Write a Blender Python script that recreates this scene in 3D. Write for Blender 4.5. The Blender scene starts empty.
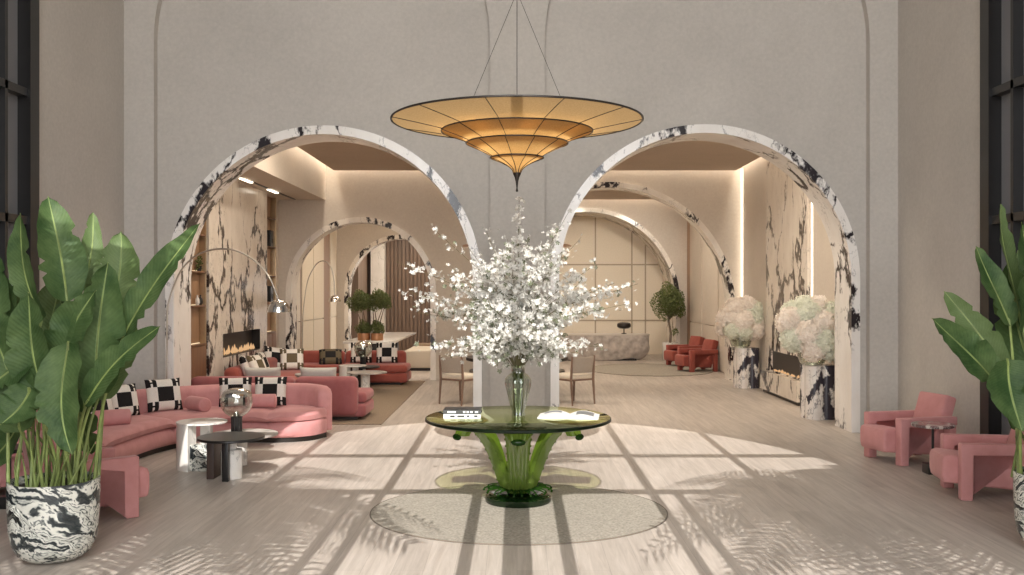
import bpy, bmesh, math, random
from mathutils import Vector, Matrix, Euler
random.seed(7)
PI = math.pi
COL = bpy.context.scene.collection
F, VX, HY, CH = 960.0, 517.0, 290.0, 1.8          # focal (px), vanishing point, horizon, eye height

def P(px, py, d):
    """world point at depth d that the photo shows at (px, py)"""
    return Vector(((px - VX) / F * d, d, CH - (py - HY) / F * d))

# ------------------------------------------------------------------ materials
MATS = {}
class NT:
    def __init__(s, name):
        s.m = bpy.data.materials.new(name); s.m.use_nodes = True
        s.t = s.m.node_tree; s.t.nodes.clear()
        s.out = s.t.nodes.new('ShaderNodeOutputMaterial')
        MATS[name] = s.m
    def n(s, typ, **kw):
        nd = s.t.nodes.new('ShaderNode' + typ)
        for k, v in kw.items():
            if k.startswith('i_'):
                key = k[2:].replace('_', ' ')
                key = int(key) if key.isdigit() else key
                nd.inputs[key].default_value = v
            else:
                setattr(nd, k, v)
        return nd
    def l(s, a, b): s.t.links.new(a, b)
    def ramp(s, src, stops, interp='LINEAR'):
        r = s.n('ValToRGB'); cr = r.color_ramp; cr.interpolation = interp
        while len(cr.elements) < len(stops): cr.elements.new(0.5)
        for e, (p, c) in zip(cr.elements, stops):
            e.position = p; e.color = (c[0], c[1], c[2], 1) if not isinstance(c, (int, float)) else (c, c, c, 1)
        s.l(src, r.inputs[0]); return r.outputs[0]
    def coord(s, scale=(1, 1, 1), rot=(0, 0, 0), kind='Object'):
        tc = s.n('TexCoord'); mp = s.n('Mapping')
        mp.inputs['Scale'].default_value = scale; mp.inputs['Rotation'].default_value = rot
        s.l(tc.outputs[kind], mp.inputs[0]); return mp.outputs[0]
    def noise(s, vec, scale, detail=4, rough=.5, dist=0):
        nd = s.n('TexNoise'); nd.inputs['Scale'].default_value = scale; nd.inputs['Detail'].default_value = detail
        nd.inputs['Roughness'].default_value = rough; nd.inputs['Distortion'].default_value = dist
        if vec is not None: s.l(vec, nd.inputs['Vector'])
        return nd
    def mix(s, fac, a, b, mode='MIX'):
        nd = s.n('MixRGB', blend_type=mode)
        for k, v in ((0, fac), (1, a), (2, b)):
            if isinstance(v, (int, float)): nd.inputs[k].default_value = v if k == 0 else (v, v, v, 1)
            elif isinstance(v, (tuple, list)): nd.inputs[k].default_value = (*v[:3], 1)
            else: s.l(v, nd.inputs[k])
        return nd.outputs[0]
    def math(s, op, a, b=0.0):
        nd = s.n('Math', operation=op)
        for k, v in ((0, a), (1, b)):
            if isinstance(v, (int, float)): nd.inputs[k].default_value = v
            else: s.l(v, nd.inputs[k])
        return nd.outputs[0]
    def bsdf(s, color, rough=.5, metal=0, spec=.5, bump=None, bstr=.2, bdist=.01, **kw):
        b = s.n('BsdfPrincipled')
        if isinstance(color, (tuple, list)): b.inputs['Base Color'].default_value = (*color[:3], 1)
        else: s.l(color, b.inputs['Base Color'])
        if isinstance(rough, (int, float)): b.inputs['Roughness'].default_value = rough
        else: s.l(rough, b.inputs['Roughness'])
        b.inputs['Metallic'].default_value = metal; b.inputs['Specular IOR Level'].default_value = spec
        for k, v in kw.items(): b.inputs[k.replace('_', ' ')].default_value = v
        if bump is not None:
            bp = s.n('Bump'); bp.inputs['Strength'].default_value = bstr; bp.inputs['Distance'].default_value = bdist
            s.l(bump, bp.inputs['Height']); s.l(bp.outputs[0], b.inputs['Normal'])
        return b.outputs[0]
    def done(s, sh): s.l(sh, s.out.inputs[0]); return s.m

def plain(name, col, rough=.5, metal=0, spec=.5, var=.06, nscale=14):
    t = NT(name); v = t.coord()
    nz = t.noise(v, nscale, 4).outputs[0]
    c = t.ramp(nz, [(.3, [x * (1 - var) for x in col]), (.7, [min(1, x * (1 + var)) for x in col])])
    return t.done(t.bsdf(c, rough, metal, spec))

def plaster(name, col):
    t = NT(name); v = t.coord()
    n1 = t.noise(v, .9, 6, .6).outputs[0]; n2 = t.noise(v, 24, 5, .65).outputs[0]
    c1 = t.ramp(n1, [(.3, [x * .93 for x in col]), (.7, [x * 1.05 for x in col])])
    c2 = t.mix(.5, c1, t.ramp(n2, [(.25, .42), (.75, .58)]), 'OVERLAY')
    return t.done(t.bsdf(c2, .8, spec=.25, bump=n2, bstr=.12, bdist=.004))

def marble(name, base, base2, vein, vscale=1.0, thr=.035, rough=.18, amount=.52):
    """white marble with torn dark veins"""
    t = NT(name); v = t.coord((vscale, vscale, vscale * .55), (.3, .5, .2))
    wn = t.noise(v, 1.3, 7, .62)
    off = t.n('VectorMath', operation='MULTIPLY_ADD'); off.inputs[1].default_value = (1.5, 1.5, 1.5)
    t.l(wn.outputs['Color'], off.inputs[0]); t.l(v, off.inputs[2])
    vo = t.n('TexVoronoi', feature='DISTANCE_TO_EDGE'); vo.inputs['Scale'].default_value = .85
    t.l(off.outputs[0], vo.inputs['Vector'])
    vo2 = t.n('TexVoronoi', feature='DISTANCE_TO_EDGE'); vo2.inputs['Scale'].default_value = 2.4
    t.l(off.outputs[0], vo2.inputs['Vector'])
    mask = t.ramp(t.noise(v, .9, 5, .6).outputs[0], [(amount - .09, 0.0), (amount + .07, 1.0)])
    width = t.math('MULTIPLY', mask, thr * 2.2)
    v1 = t.math('SUBTRACT', width, vo.outputs['Distance'])
    v1 = t.math('MULTIPLY', v1, 26); 
    v1c = t.n('Clamp'); t.l(v1, v1c.inputs[0])
    v2 = t.math('SUBTRACT', t.math('MULTIPLY', mask, thr * .75), vo2.outputs['Distance'])
    v2c = t.n('Clamp'); t.l(t.math('MULTIPLY', v2, 30), v2c.inputs[0])
    allv = t.math('MAXIMUM', v1c.outputs[0], t.math('MULTIPLY', v2c.outputs[0], .75))
    b = t.ramp(t.noise(v, 2.2, 6, .6).outputs[0], [(.3, base2), (.62, base)])
    c = t.mix(allv, b, vein)
    return t.done(t.bsdf(c, rough, spec=.5))

def swirl(name):
    """black and white banded stone"""
    t = NT(name); v = t.coord((1, 1, 1), (.35, -.3, 0))
    wn = t.noise(v, 1.7, 5, .55)
    off = t.n('VectorMath', operation='MULTIPLY_ADD'); off.inputs[1].default_value = (.5, .5, .5)
    t.l(wn.outputs['Color'], off.inputs[0]); t.l(v, off.inputs[2])
    sc_ = t.n('VectorMath', operation='MULTIPLY'); sc_.inputs[1].default_value = (.9, .9, 2.4); t.l(off.outputs[0], sc_.inputs[0])
    n = t.noise(sc_.outputs[0], 1.7, 5, .52, .4).outputs[0]
    lo = t.math('PINGPONG', t.math('MULTIPLY', n, 11), 1.0)
    c = t.ramp(lo, [(.0, (.02, .025, .028)), (.2, (.06, .07, .07)), (.27, (.34, .35, .32)), (.34, (.66, .65, .58)), (.52, (.72, .71, .64)), (.58, (.12, .13, .125)), (.66, (.3, .31, .285)), (.74, (.68, .67, .6)), (.9, (.52, .52, .46)), (.97, (.05, .055, .055))])
    c2 = t.ramp(n, [(.36, (.06, .07, .07)), (.40, (1, 1, 1))])
    return t.done(t.bsdf(t.mix(.9, c, c2, 'MULTIPLY'), .16))

def velvet(name, col, dark):
    t = NT(name); v = t.coord()
    n1 = t.noise(v, 5, 5, .6).outputs[0]; n2 = t.noise(v, 160, 2, .5).outputs[0]
    c = t.ramp(n1, [(.3, dark), (.65, col)])
    b = t.bsdf(c, .75, spec=.2, bump=n2, bstr=.25, bdist=.003, Sheen_Weight=.3, Sheen_Roughness=.4, Sheen_Tint=(1, .72, .7, 1))
    return t.done(b)

def fabric(name, col, scale=220, var=.12):
    t = NT(name); v = t.coord()
    n2 = t.noise(v, scale, 2, .5).outputs[0]
    c = t.ramp(n2, [(.3, [x * (1 - var) for x in col]), (.7, [min(1, x * (1 + var)) for x in col])])
    return t.done(t.bsdf(c, .9, spec=.15, bump=n2, bstr=.3, bdist=.003))

def wood(name, a, b, scale=(1, 1, 1), rough=.45):
    t = NT(name); v = t.coord(scale)
    n1 = t.noise(v, 6, 6, .6, 1.2).outputs[0]
    return t.done(t.bsdf(t.ramp(n1, [(.3, a), (.7, b)]), rough))

def thin_glass(name, tint, base_reflect=.05, rough=.0, pw=3.6, mul=.8, gcol=(.95, .97, .95)):
    t = NT(name)
    tr = t.n('BsdfTransparent'); tr.inputs[0].default_value = (*tint, 1)
    gl = t.n('BsdfGlossy'); gl.inputs['Roughness'].default_value = rough; gl.inputs[0].default_value = (*gcol, 1)
    fr = t.n('LayerWeight'); fr.inputs[0].default_value = .5
    fac = t.math('ADD', t.math('MULTIPLY', t.math('POWER', fr.outputs['Facing'], pw), mul), base_reflect)
    mx = t.n('MixShader'); t.l(fac, mx.inputs[0]); t.l(tr.outputs[0], mx.inputs[1]); t.l(gl.outputs[0], mx.inputs[2])
    return t.done(mx.outputs[0])

def emit(name, col, strength):
    t = NT(name); e = t.n('Emission'); e.inputs[0].default_value = (*col, 1); e.inputs[1].default_value = strength
    return t.done(e.outputs[0])

def floor_mat():
    t = NT('oak_planks'); v = t.coord((1, 1, 1), (0, 0, PI / 2))
    br = t.n('TexBrick'); br.offset = .37; br.squash = 1
    br.inputs['Scale'].default_value = 1; br.inputs['Brick Width'].default_value = 2.6; br.inputs['Row Height'].default_value = .2
    br.inputs['Mortar Size'].default_value = .0016; br.inputs['Mortar Smooth'].default_value = .3
    br.inputs['Color1'].default_value = (.46, .46, .46, 1); br.inputs['Color2'].default_value = (.56, .56, .56, 1); br.inputs['Mortar'].default_value = (.3, .3, .3, 1)
    t.l(v, br.inputs['Vector'])
    v2 = t.coord((9, .55, 1)); g = t.noise(v2, 2.2, 8, .68, .6).outputs[0]
    v3 = t.coord((1.2, .22, 1)); g2 = t.noise(v3, 1.4, 4, .5).outputs[0]
    c = t.ramp(g, [(.28, (.35, .298, .255)), (.5, (.45, .392, .34)), (.72, (.55, .485, .428))])
    c = t.mix(.75, c, br.outputs['Color'], 'OVERLAY')
    c = t.mix(.45, c, t.ramp(g2, [(.3, .42), (.7, .58)]), 'OVERLAY')
    return t.done(t.bsdf(c, .42, spec=.35, bump=g, bstr=.04, bdist=.004))

def leaf_mat(name, a, b):
    t = NT(name)
    uv = t.n('UVMap'); sp = t.n('SeparateXYZ'); t.l(uv.outputs[0], sp.inputs[0])
    au = t.math('ABSOLUTE', t.math('SUBTRACT', sp.outputs[0], .5))
    ph = t.math('ADD', t.math('MULTIPLY', sp.outputs[1], 150), t.math('MULTIPLY', au, -60))
    w = t.math('SINE', ph)
    obj = t.coord()
    n1 = t.noise(obj, 4, 5, .65).outputs[0]
    c = t.ramp(n1, [(.34, a), (.66, b)])
    vein = t.ramp(w, [(.0, .44), (1, .54)])
    c = t.mix(.4, c, vein, 'OVERLAY')
    rib = t.ramp(au, [(.012, 1.0), (.03, 0.0)])
    c = t.mix(rib, c, (.24, .33, .14))
    pb = t.bsdf(c, .52, spec=.25, bump=w, bstr=.12, bdist=.01)
    tl = t.n('BsdfTranslucent'); t.l(c, tl.inputs[0])
    mx = t.n('MixShader'); mx.inputs[0].default_value = .25; t.l(pb, mx.inputs[1]); t.l(tl.outputs[0], mx.inputs[2])
    return t.done(mx.outputs[0])

def shade_mat():
    t = NT('silk_shade')
    v = t.coord(); n1 = t.noise(v, 90, 3, .5).outputs[0]
    c = t.ramp(n1, [(.3, (.38, .25, .12)), (.7, (.47, .32, .16))])
    d = t.n('BsdfDiffuse'); t.l(c, d.inputs[0]); tl = t.n('BsdfTranslucent'); t.l(c, tl.inputs[0])
    mx = t.n('MixShader'); mx.inputs[0].default_value = .6; t.l(d.outputs[0], mx.inputs[1]); t.l(tl.outputs[0], mx.inputs[2])
    return t.done(mx.outputs[0])

def crystal(name, col):
    t = NT(name)
    pb = t.bsdf(col, .08, spec=.7, Transmission_Weight=.35, IOR=1.45)
    tl = t.n('BsdfTranslucent'); tl.inputs[0].default_value = (*col, 1)
    tr = t.n('BsdfTransparent'); tr.inputs[0].default_value = (col[0] * 1.4, min(1, col[1] * 1.6), col[2] * 1.5, 1)
    m1 = t.n('MixShader'); m1.inputs[0].default_value = .45; t.l(pb, m1.inputs[1]); t.l(tl.outputs[0], m1.inputs[2])
    m2 = t.n('MixShader'); m2.inputs[0].default_value = .3; t.l(m1.outputs[0], m2.inputs[1]); t.l(tr.outputs[0], m2.inputs[2])
    return t.done(m2.outputs[0])

def petal(name, a, b):
    t = NT(name); v = t.coord(); n1 = t.noise(v, 30, 3).outputs[0]
    c = t.ramp(n1, [(.35, a), (.65, b)])
    d = t.bsdf(c, .6, spec=.2); tl = t.n('BsdfTranslucent'); t.l(c, tl.inputs[0])
    mx = t.n('MixShader'); mx.inputs[0].default_value = .3; t.l(d, mx.inputs[1]); t.l(tl.outputs[0], mx.inputs[2])
    return t.done(mx.outputs[0])

floor_m = floor_mat()
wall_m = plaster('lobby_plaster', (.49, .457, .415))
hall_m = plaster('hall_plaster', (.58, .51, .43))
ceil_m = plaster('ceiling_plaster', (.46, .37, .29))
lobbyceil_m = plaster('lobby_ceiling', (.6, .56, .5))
arch_m = marble('arch_marble', (.86, .83, .79), (.77, .72, .67), (.02, .015, .018), 1.3, .034)
hallarch_m = marble('hall_arch_marble', (.82, .76, .68), (.7, .63, .55), (.02, .015, .018), 1.5, .034, amount=.47)
fire_m = marble('fireplace_marble', (.76, .69, .6), (.66, .58, .49), (.035, .022, .02), 1.3, .03, .22, .46)
ped_m = marble('pedestal_marble', (.76, .71, .65), (.64, .57, .52), (.035, .03, .04), 2.4, .05, .2, .45)
white_m = marble('white_marble', (.78, .74, .69), (.7, .66, .6), (.42, .4, .37), 3, .015)
panda_m = swirl('banded_marble')
pink_m = velvet('pink_velvet', (.6, .285, .275), (.51, .225, .215))
rose_m = velvet('rose_velvet', (.32, .11, .108), (.26, .08, .08))
coral_m = velvet('coral_velvet', (.33, .085, .062), (.25, .06, .045))
grey_m = fabric('grey_linen', (.47, .44, .39))
cream_m = fabric('cream_boucle', (.68, .6, .49), 120)
chairback_m = fabric('taupe_weave', (.4, .345, .29), 120)
umber_m = wood('umber_wood', (.04, .024, .018), (.075, .045, .035), (1, 1, .15))
line_m = plain('panel_joint', (.34, .27, .19), .5)
wht_m = fabric('white_weave', (.72, .67, .6))
blk_m = fabric('black_weave', (.018, .016, .016))
rugm = fabric('beige_rug', (.335, .3, .25), 60, .25)
brownrug = fabric('brown_rug', (.25, .19, .135), 70, .2)
rugedge = plain('rug_binding', (.16, .13, .1), .9)
black_m = plain('black_lacquer', (.012, .011, .011), .3)
iron_m = plain('dark_bronze', (.03, .024, .02), .4, .6)
steel_m = plain('chrome', (.72, .7, .67), .12, 1.0)
arcpole_m = plain('satin_metal', (.5, .44, .37), .32, .9)
brass_m = plain('brushed_brass', (.5, .36, .22), .35, .8)
copper_m = plain('copper', (.55, .29, .16), .3, .85)
walnut_m = wood('walnut', (.13, .06, .03), (.22, .11, .055), (1, 1, .15))
niche_m = wood('niche_wood', (.22, .12, .065), (.32, .185, .1), (1, 1, .15))
slat_m = wood('slat_wood', (.13, .085, .06), (.21, .14, .1), (1, 1, .12))
lightwood_m = wood('chair_oak', (.16, .1, .07), (.25, .16, .115), (1, 1, .3))
stone_m = plain('rough_stone', (.42, .37, .33), .75, var=.32, nscale=7)
desktop_m = plain('desk_stone_top', (.5, .45, .39), .5)
panel_m = fabric('cream_panel', (.66, .57, .45), 40, .05)
frame_m = plain('black_steel_frame', (.01, .009, .009), .35)
pane_m = plain('smoked_pane', (.2, .2, .21), .4, var=.03, nscale=2)
glass_top = thin_glass('green_glass', (.92, .96, .72), .08, 0, 3.0, .9, (.9, .96, .66))
glass_edge = plain('glass_edge', (.004, .008, .003), .35, 0, .12)
vase_glass = thin_glass('clear_glass', (.76, .78, .73), .1, 0, 1.6, .75)
olive_glass = thin_glass('olive_glass', (.42, .5, .2), .06)
crystal_m = crystal('green_crystal', (.3, .4, .085))
darkcrystal = crystal('dark_green_crystal', (.035, .11, .015))
basecrystal = plain('bottle_green_glass', (.004, .012, .003), .06)
shade_m = shade_mat()
leafA = leaf_mat('banana_leaf', (.035, .075, .022), (.11, .17, .06))
leafB = leaf_mat('young_leaf', (.09, .14, .045), (.15, .21, .085))
stalk_m = plain('green_stalk', (.2, .25, .075), .5, var=.45, nscale=7)
soil_m = plain('dark_soil', (.03, .022, .016), .95, var=.4, nscale=40)
blossom_m = petal('white_petal', (.6, .58, .53), (.82, .8, .75))
sprig_leaf_m = petal('grey_green_leaf', (.12, .14, .08), (.3, .32, .22))
twig_m = plain('twig', (.13, .11, .05), .7)
hyd_pink = petal('blush_floret', (.88, .79, .7), (.95, .89, .81))
hyd_green = petal('green_floret', (.74, .75, .62), (.88, .88, .77))
bush_m = petal('bonsai_leaf', (.085, .11, .035), (.21, .235, .095))
trunk_m = plain('bark', (.17, .13, .1), .85)
paper_m = plain('paper', (.78, .76, .72), .7)
bookblk_m = plain('book_black', (.03, .03, .03), .4)
bookgrey_m = plain('book_photo', (.16, .17, .17), .4)
led_m = emit('led_strip', (1, .87, .7), 4)
cove_m = emit('cove_strip', (1, .87, .7), 4)
shelfglow_m = emit('shelf_glow', (1, .78, .5), 1.2)
spot_m = emit('track_lamp_glow', (1, .87, .7), 6)
flame_m = emit('flame', (1, .6, .3), .75)
bulb_m = emit('bulb_glow', (1, .8, .5), 8)
soot_m = plain('firebox_black', (.03, .022, .018), .5)
frond_m = plain('palm_green', (.06, .12, .03), .6)

# ------------------------------------------------------------------ mesh helpers
class MB:
    def __init__(s): s.bm = bmesh.new(); s.uv = None
    def _fin(s, verts, M, mi):
        if M is not None: bmesh.ops.transform(s.bm, matrix=M, verts=verts)
        fs = set()
        for v in verts: fs.update(v.link_faces)
        for f in fs: f.material_index = mi
        return s
    def box(s, x0, x1, y0, y1, z0, z1, bevel=0, seg=3, M=None, mi=0):
        r = bmesh.ops.create_cube(s.bm, size=1); vs = r['verts']
        for v in vs:
            v.co = Vector((x0 + (v.co.x + .5) * (x1 - x0), y0 + (v.co.y + .5) * (y1 - y0), z0 + (v.co.z + .5) * (z1 - z0)))
        if bevel > 0:
            es = set()
            for v in vs: es.update(v.link_edges)
            r = bmesh.ops.bevel(s.bm, geom=list(es), offset=bevel, segments=seg, profile=.5, affect='EDGES')
            vs = list(set(v for f in r['faces'] for v in f.verts) | set(v for v in vs if v.is_valid))
        return s._fin(vs, M, mi)
    def lathe(s, prof, c=(0, 0, 0), n=32, M=None, mi=0, cap=True, lobes=0, amp=0):
        rings = []; vs = []
        for r, z in prof:
            ring = []
            for k in range(n):
                a = 2 * PI * k / n
                rr = r * (1 + amp * math.cos(lobes * a)) if lobes else r
                v = s.bm.verts.new((c[0] + rr * math.cos(a), c[1] + rr * math.sin(a), c[2] + z)); ring.append(v); vs.append(v)
            rings.append(ring)
        for a, b in zip(rings, rings[1:]):
            for k in range(n): s.bm.faces.new((a[k], a[(k + 1) % n], b[(k + 1) % n], b[k]))
        if cap:
            if prof[0][0] > 1e-4: s.bm.faces.new(list(reversed(rings[0])))
            if prof[-1][0] > 1e-4: s.bm.faces.new(rings[-1])
        return s._fin(vs, M, mi)
    def tube(s, pts, rad, n=8, M=None, mi=0, cap=True):
        pts = [Vector(p) for p in pts]; rings = []; vs = []
        up = None
        for i, p in enumerate(pts):
            t = (pts[min(i + 1, len(pts) - 1)] - pts[max(i - 1, 0)])
            if t.length < 1e-9: t = Vector((0, 0, 1))
            t.normalize()
            if up is None:
                up = Vector((0, 0, 1)) if abs(t.z) < .9 else Vector((1, 0, 0))
            u = (up - t * up.dot(t))
            if u.length < 1e-6: u = t.orthogonal()
            u.normalize(); w = t.cross(u); up = u
            r = rad[i] if isinstance(rad, (list, tuple)) else rad
            ring = [s.bm.verts.new(p + (u * math.cos(2 * PI * k / n) + w * math.sin(2 * PI * k / n)) * r) for k in range(n)]
            rings.append(ring); vs += ring
        for a, b in zip(rings, rings[1:]):
            for k in range(n): s.bm.faces.new((a[k], a[(k + 1) % n], b[(k + 1) % n], b[k]))
        if cap and n > 2:
            s.bm.faces.new(list(reversed(rings[0]))); s.bm.faces.new(rings[-1])
        return s._fin(vs, M, mi)
    def prism(s, outline, a0, a1, axis='y', M=None, mi=0):
        """outline in (x,z) extruded along y, or (y,z) along x, or (x,y) along z"""
        def mk(u, v, a):
            return (u, a, v) if axis == 'y' else ((a, u, v) if axis == 'x' else (u, v, a))
        A = [s.bm.verts.new(mk(u, v, a0)) for u, v in outline]; B = [s.bm.verts.new(mk(u, v, a1)) for u, v in outline]
        n = len(outline)
        f1 = s.bm.faces.new(A); f2 = s.bm.faces.new(list(reversed(B)))
        for k in range(n): s.bm.faces.new((A[(k + 1) % n], A[k], B[k], B[(k + 1) % n]))
        bmesh.ops.triangulate(s.bm, faces=[f1, f2], ngon_method='EAR_CLIP')
        return s._fin(A + B, M, mi)
    def loft(s, lower, upper, a0, a1):
        """strip between two (x,z) lines, thickened along y"""
        rows = [[Vector((p[0], a0, p[1])), Vector((p[0], a1, p[1])), Vector((q[0], a1, q[1])), Vector((q[0], a0, q[1]))] for p, q in zip(lower, upper)]
        vs = s.grid(rows, closed=True); s.bm.faces.new(vs[0][::-1]); s.bm.faces.new(vs[-1])
        bmesh.ops.dissolve_degenerate(s.bm, edges=s.bm.edges[:], dist=1e-5)
        return s
    def grid(s, rows, mi=0, closed=False, uv=False, M=None):
        vs = [[s.bm.verts.new(p) for p in r] for r in rows]
        L = s.bm.loops.layers.uv.verify() if uv else None
        nr, nc = len(rows), len(rows[0])
        for i in range(nr - 1):
            for j in range(nc - 1 + (1 if closed else 0)):
                j2 = (j + 1) % nc
                f = s.bm.faces.new((vs[i][j], vs[i][j2], vs[i + 1][j2], vs[i + 1][j]))
                if uv:
                    for lp, (a, b) in zip(f.loops, ((i, j), (i, j + 1), (i + 1, j + 1), (i + 1, j))):
                        lp[L].uv = (b / (nc - 1), a / (nr - 1))
        allv = [v for r in vs for v in r]
        s._fin(allv, M, mi); return vs
    def ico(s, c, r, sub=2, sc=(1, 1, 1), mi=0, jit=0, M=None):
        res = bmesh.ops.create_icosphere(s.bm, subdivisions=sub, radius=1)
        for v in res['verts']:
            k = 1 + (random.uniform(-jit, jit) if jit else 0)
            v.co = Vector((c[0] + v.co.x * r * sc[0] * k, c[1] + v.co.y * r * sc[1] * k, c[2] + v.co.z * r * sc[2] * k))
        return s._fin(res['verts'], M, mi)
    def build(s, name, mats, parent=None, smooth=True, angle=38, fix=True):
        if fix: bmesh.ops.recalc_face_normals(s.bm, faces=s.bm.faces[:])
        me = bpy.data.meshes.new(name); s.bm.to_mesh(me); s.bm.free()
        for m in (mats if isinstance(mats, (list, tuple)) else [mats]): me.materials.append(m)
        if smooth:
            me.shade_smooth(); me.set_sharp_from_angle(angle=math.radians(angle))
        o = bpy.data.objects.new(name, me); COL.objects.link(o)
        if parent is not None: o.parent = parent
        return o

def thing(name, label, cat, loc=(0, 0, 0), rz=0, group=None):
    o = bpy.data.objects.new(name, None); COL.objects.link(o); o.empty_display_size = .2
    o.location = loc; o.rotation_euler = (0, 0, rz)
    return tag(o, label, cat, group)
def tag(o, label, cat, group=None):
    o['label'] = label; o['category'] = cat
    if group: o['group'] = group
    return o
def struct(o): o['kind'] = 'structure'; return o
def dup(root, loc, rz, label, group=None, scale=1):
    r = root.copy(); COL.objects.link(r); r.location = loc; r.rotation_euler = (0, 0, rz); r.scale = (scale,) * 3
    r['label'] = label
    if group: r['group'] = group
    for ch in list(root.children):
        c = ch.copy(); COL.objects.link(c); c.parent = r
        for g in ch.children:
            d = g.copy(); COL.objects.link(d); d.parent = c
    return r
def spline(pts, n):
    """Catmull-Rom through the points, n samples"""
    pts = [Vector(p) for p in pts]; P0 = [pts[0] * 2 - pts[1]] + pts + [pts[-1] * 2 - pts[-2]]
    out = []
    m = len(pts) - 1
    for i in range(n):
        t = i / (n - 1) * m; k = min(int(t), m - 1); u = t - k
        a, b, c, d = P0[k:k + 4]
        out.append(.5 * ((2 * b) + (c - a) * u + (2 * a - 5 * b + 4 * c - d) * u * u + (3 * b - a - 3 * c + d) * u ** 3))
    return out
def smooth01(t): return t * t * (3 - 2 * t)

# ------------------------------------------------------------------ setting
XL, XR = -4.925, 4.775; DW = 12.03; HL = 11.4; YF = -1.0
HXL, HXR = -4.77, 4.5                                     # the lounge hall behind the arches
ACL, ARL, ASL = -2.443, 2.0, 1.88                         # marble arches of the lobby wall
ACR, ARR, ASR = 2.378, 1.955, 1.94
def arcpts(cx, r, sp, n=48, rev=False):
    a = [(cx - r * math.cos(PI * k / n), sp + r * math.sin(PI * k / n)) for k in range(n + 1)]
    return a[::-1] if rev else a
def arched_wall(xl, xr, H, ops):
    o = [(xl, 0)]
    for cx, r, sp in ops: o += [(cx - r, 0)] + arcpts(cx, r, sp) + [(cx + r, 0)]
    o.append((xr, 0))
    return o, [(x, H) for x, z in o]
def arch_ring(cx, ro, ri, sp):
    return [[(cx - r, 0)] + arcpts(cx, r, sp) + [(cx + r, 0)] for r in (ri, ro)]

m = MB(); m.box(XL - .3, XR + .3, YF - .3, 29.5, -.1, 0); struct(m.build('floor', floor_m))
m = MB(); m.loft(*arched_wall(XL, XR, HL, [(-2.445, 2.105, 4.95), (2.385, 2.035, 4.95)]), DW, DW + .12); struct(m.build('wall_back', wall_m))
m = MB(); m.loft(*arched_wall(XL, XR, HL, [(ACL, ARL, ASL), (ACR, ARR, ASR)]), DW + .12, DW + .70); struct(m.build('wall_back_panel', wall_m))
m = MB(); m.loft(*arch_ring(ACL, ARL, ARL - .11, ASL), DW + .09, DW + .73); struct(m.build('trim_1', arch_m))
m = MB(); m.loft(*arch_ring(ACR, ARR, ARR - .11, ASR), DW + .09, DW + .73); struct(m.build('trim_2', arch_m))
def side_wall(name, x0, x1):
    m = MB()
    m.box(x0, x1, 9.8, DW + .7, 0, HL); m.box(x0, x1, YF - .3, 3.0, 0, HL); m.box(x0, x1, 3.0, 9.8, 8.2, HL)
    struct(m.build(name, wall_m))
side_wall('wall_left', XL - .3, XL); side_wall('wall_right', XR, XR + .3)
m = MB(); m.box(XL - .3, XR + .3, YF - .3, DW + .7, HL, HL + .2); struct(m.build('ceiling', lobbyceil_m))
# front wall with the great arched window the sun comes through
WR, WS, WT = 3.5, 7.5, 7.28
m = MB(); m.loft(*arched_wall(XL, XR, HL, [(0, WR, WS)]), YF - .2, YF); struct(m.build('wall_front', wall_m))
def arched_window():
    m = MB()
    y0, y1 = YF - .14, YF - .06
    for x, w in ((-2.33, .09), (-1.17, .09), (0, .09), (1.2, .09), (2.31, .09)):
        top = WS + math.sqrt(WR ** 2 - x * x)
        m.box(x - w / 2, x + w / 2, y0, y1, WT, top)
    for x, w in ((0, .2), (-.345, .09), (.345, .09), (-1.2, .09), (1.2, .09), (1.42, .08), (-1.42, .08), (-2.5, .09), (2.5, .09)):
        m.box(x - w / 2, x + w / 2, y0, y1, 0, WT)
    m.box(-WR, WR, y0, y1, WT - .05, WT + .05)
    zz = 8.68; hw = math.sqrt(WR ** 2 - (zz - WS) ** 2); m.box(-hw, hw, y0, y1, zz - .05, zz + .05)
    m.box(-WR, WR, y0, y1, 2.6, 2.7)
    m.loft(*arch_ring(0, WR, WR - .09, WS), YF - .16, YF - .04)
    struct(m.build('window_3', frame_m))
arched_window()
def side_window(name, x, s):
    """black steel frame with smoked panes, s = +1 when the room lies at +x"""
    root = MB()
    a, b = (x - .02, x + .05 * s) if s > 0 else (x + .05 * s, x + .02)
    def post(y0, y1, z0, z1, o, d=.05):
        o.box(min(x - .14 * s, x + d * s), max(x - .14 * s, x + d * s), y0, y1, z0, z1)
    post(9.62, 9.8, 0, 8.2, root); post(3.0, 3.15, 0, 8.2, root); post(3.15, 9.62, 8.05, 8.2, root); post(3.15, 9.62, 0, .12, root)
    y = 9.2
    while y > 3.3:
        post(y, y + .05, .12, 8.05, root, .02); y -= 1.05
    for z in (2.5, 3.78, 5.2): post(3.15, 9.62, z - .04, z + .04, root, .02)
    fr = struct(root.build(name, frame_m))
    p = MB(); p.box(min(x - .1 * s, x - .08 * s), max(x - .1 * s, x - .08 * s), 3.15, 9.62, .12, 8.05)
    p.build('pane', pane_m, fr)
side_window('window_1', XL, 1); side_window('window_2', XR, -1)

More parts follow.
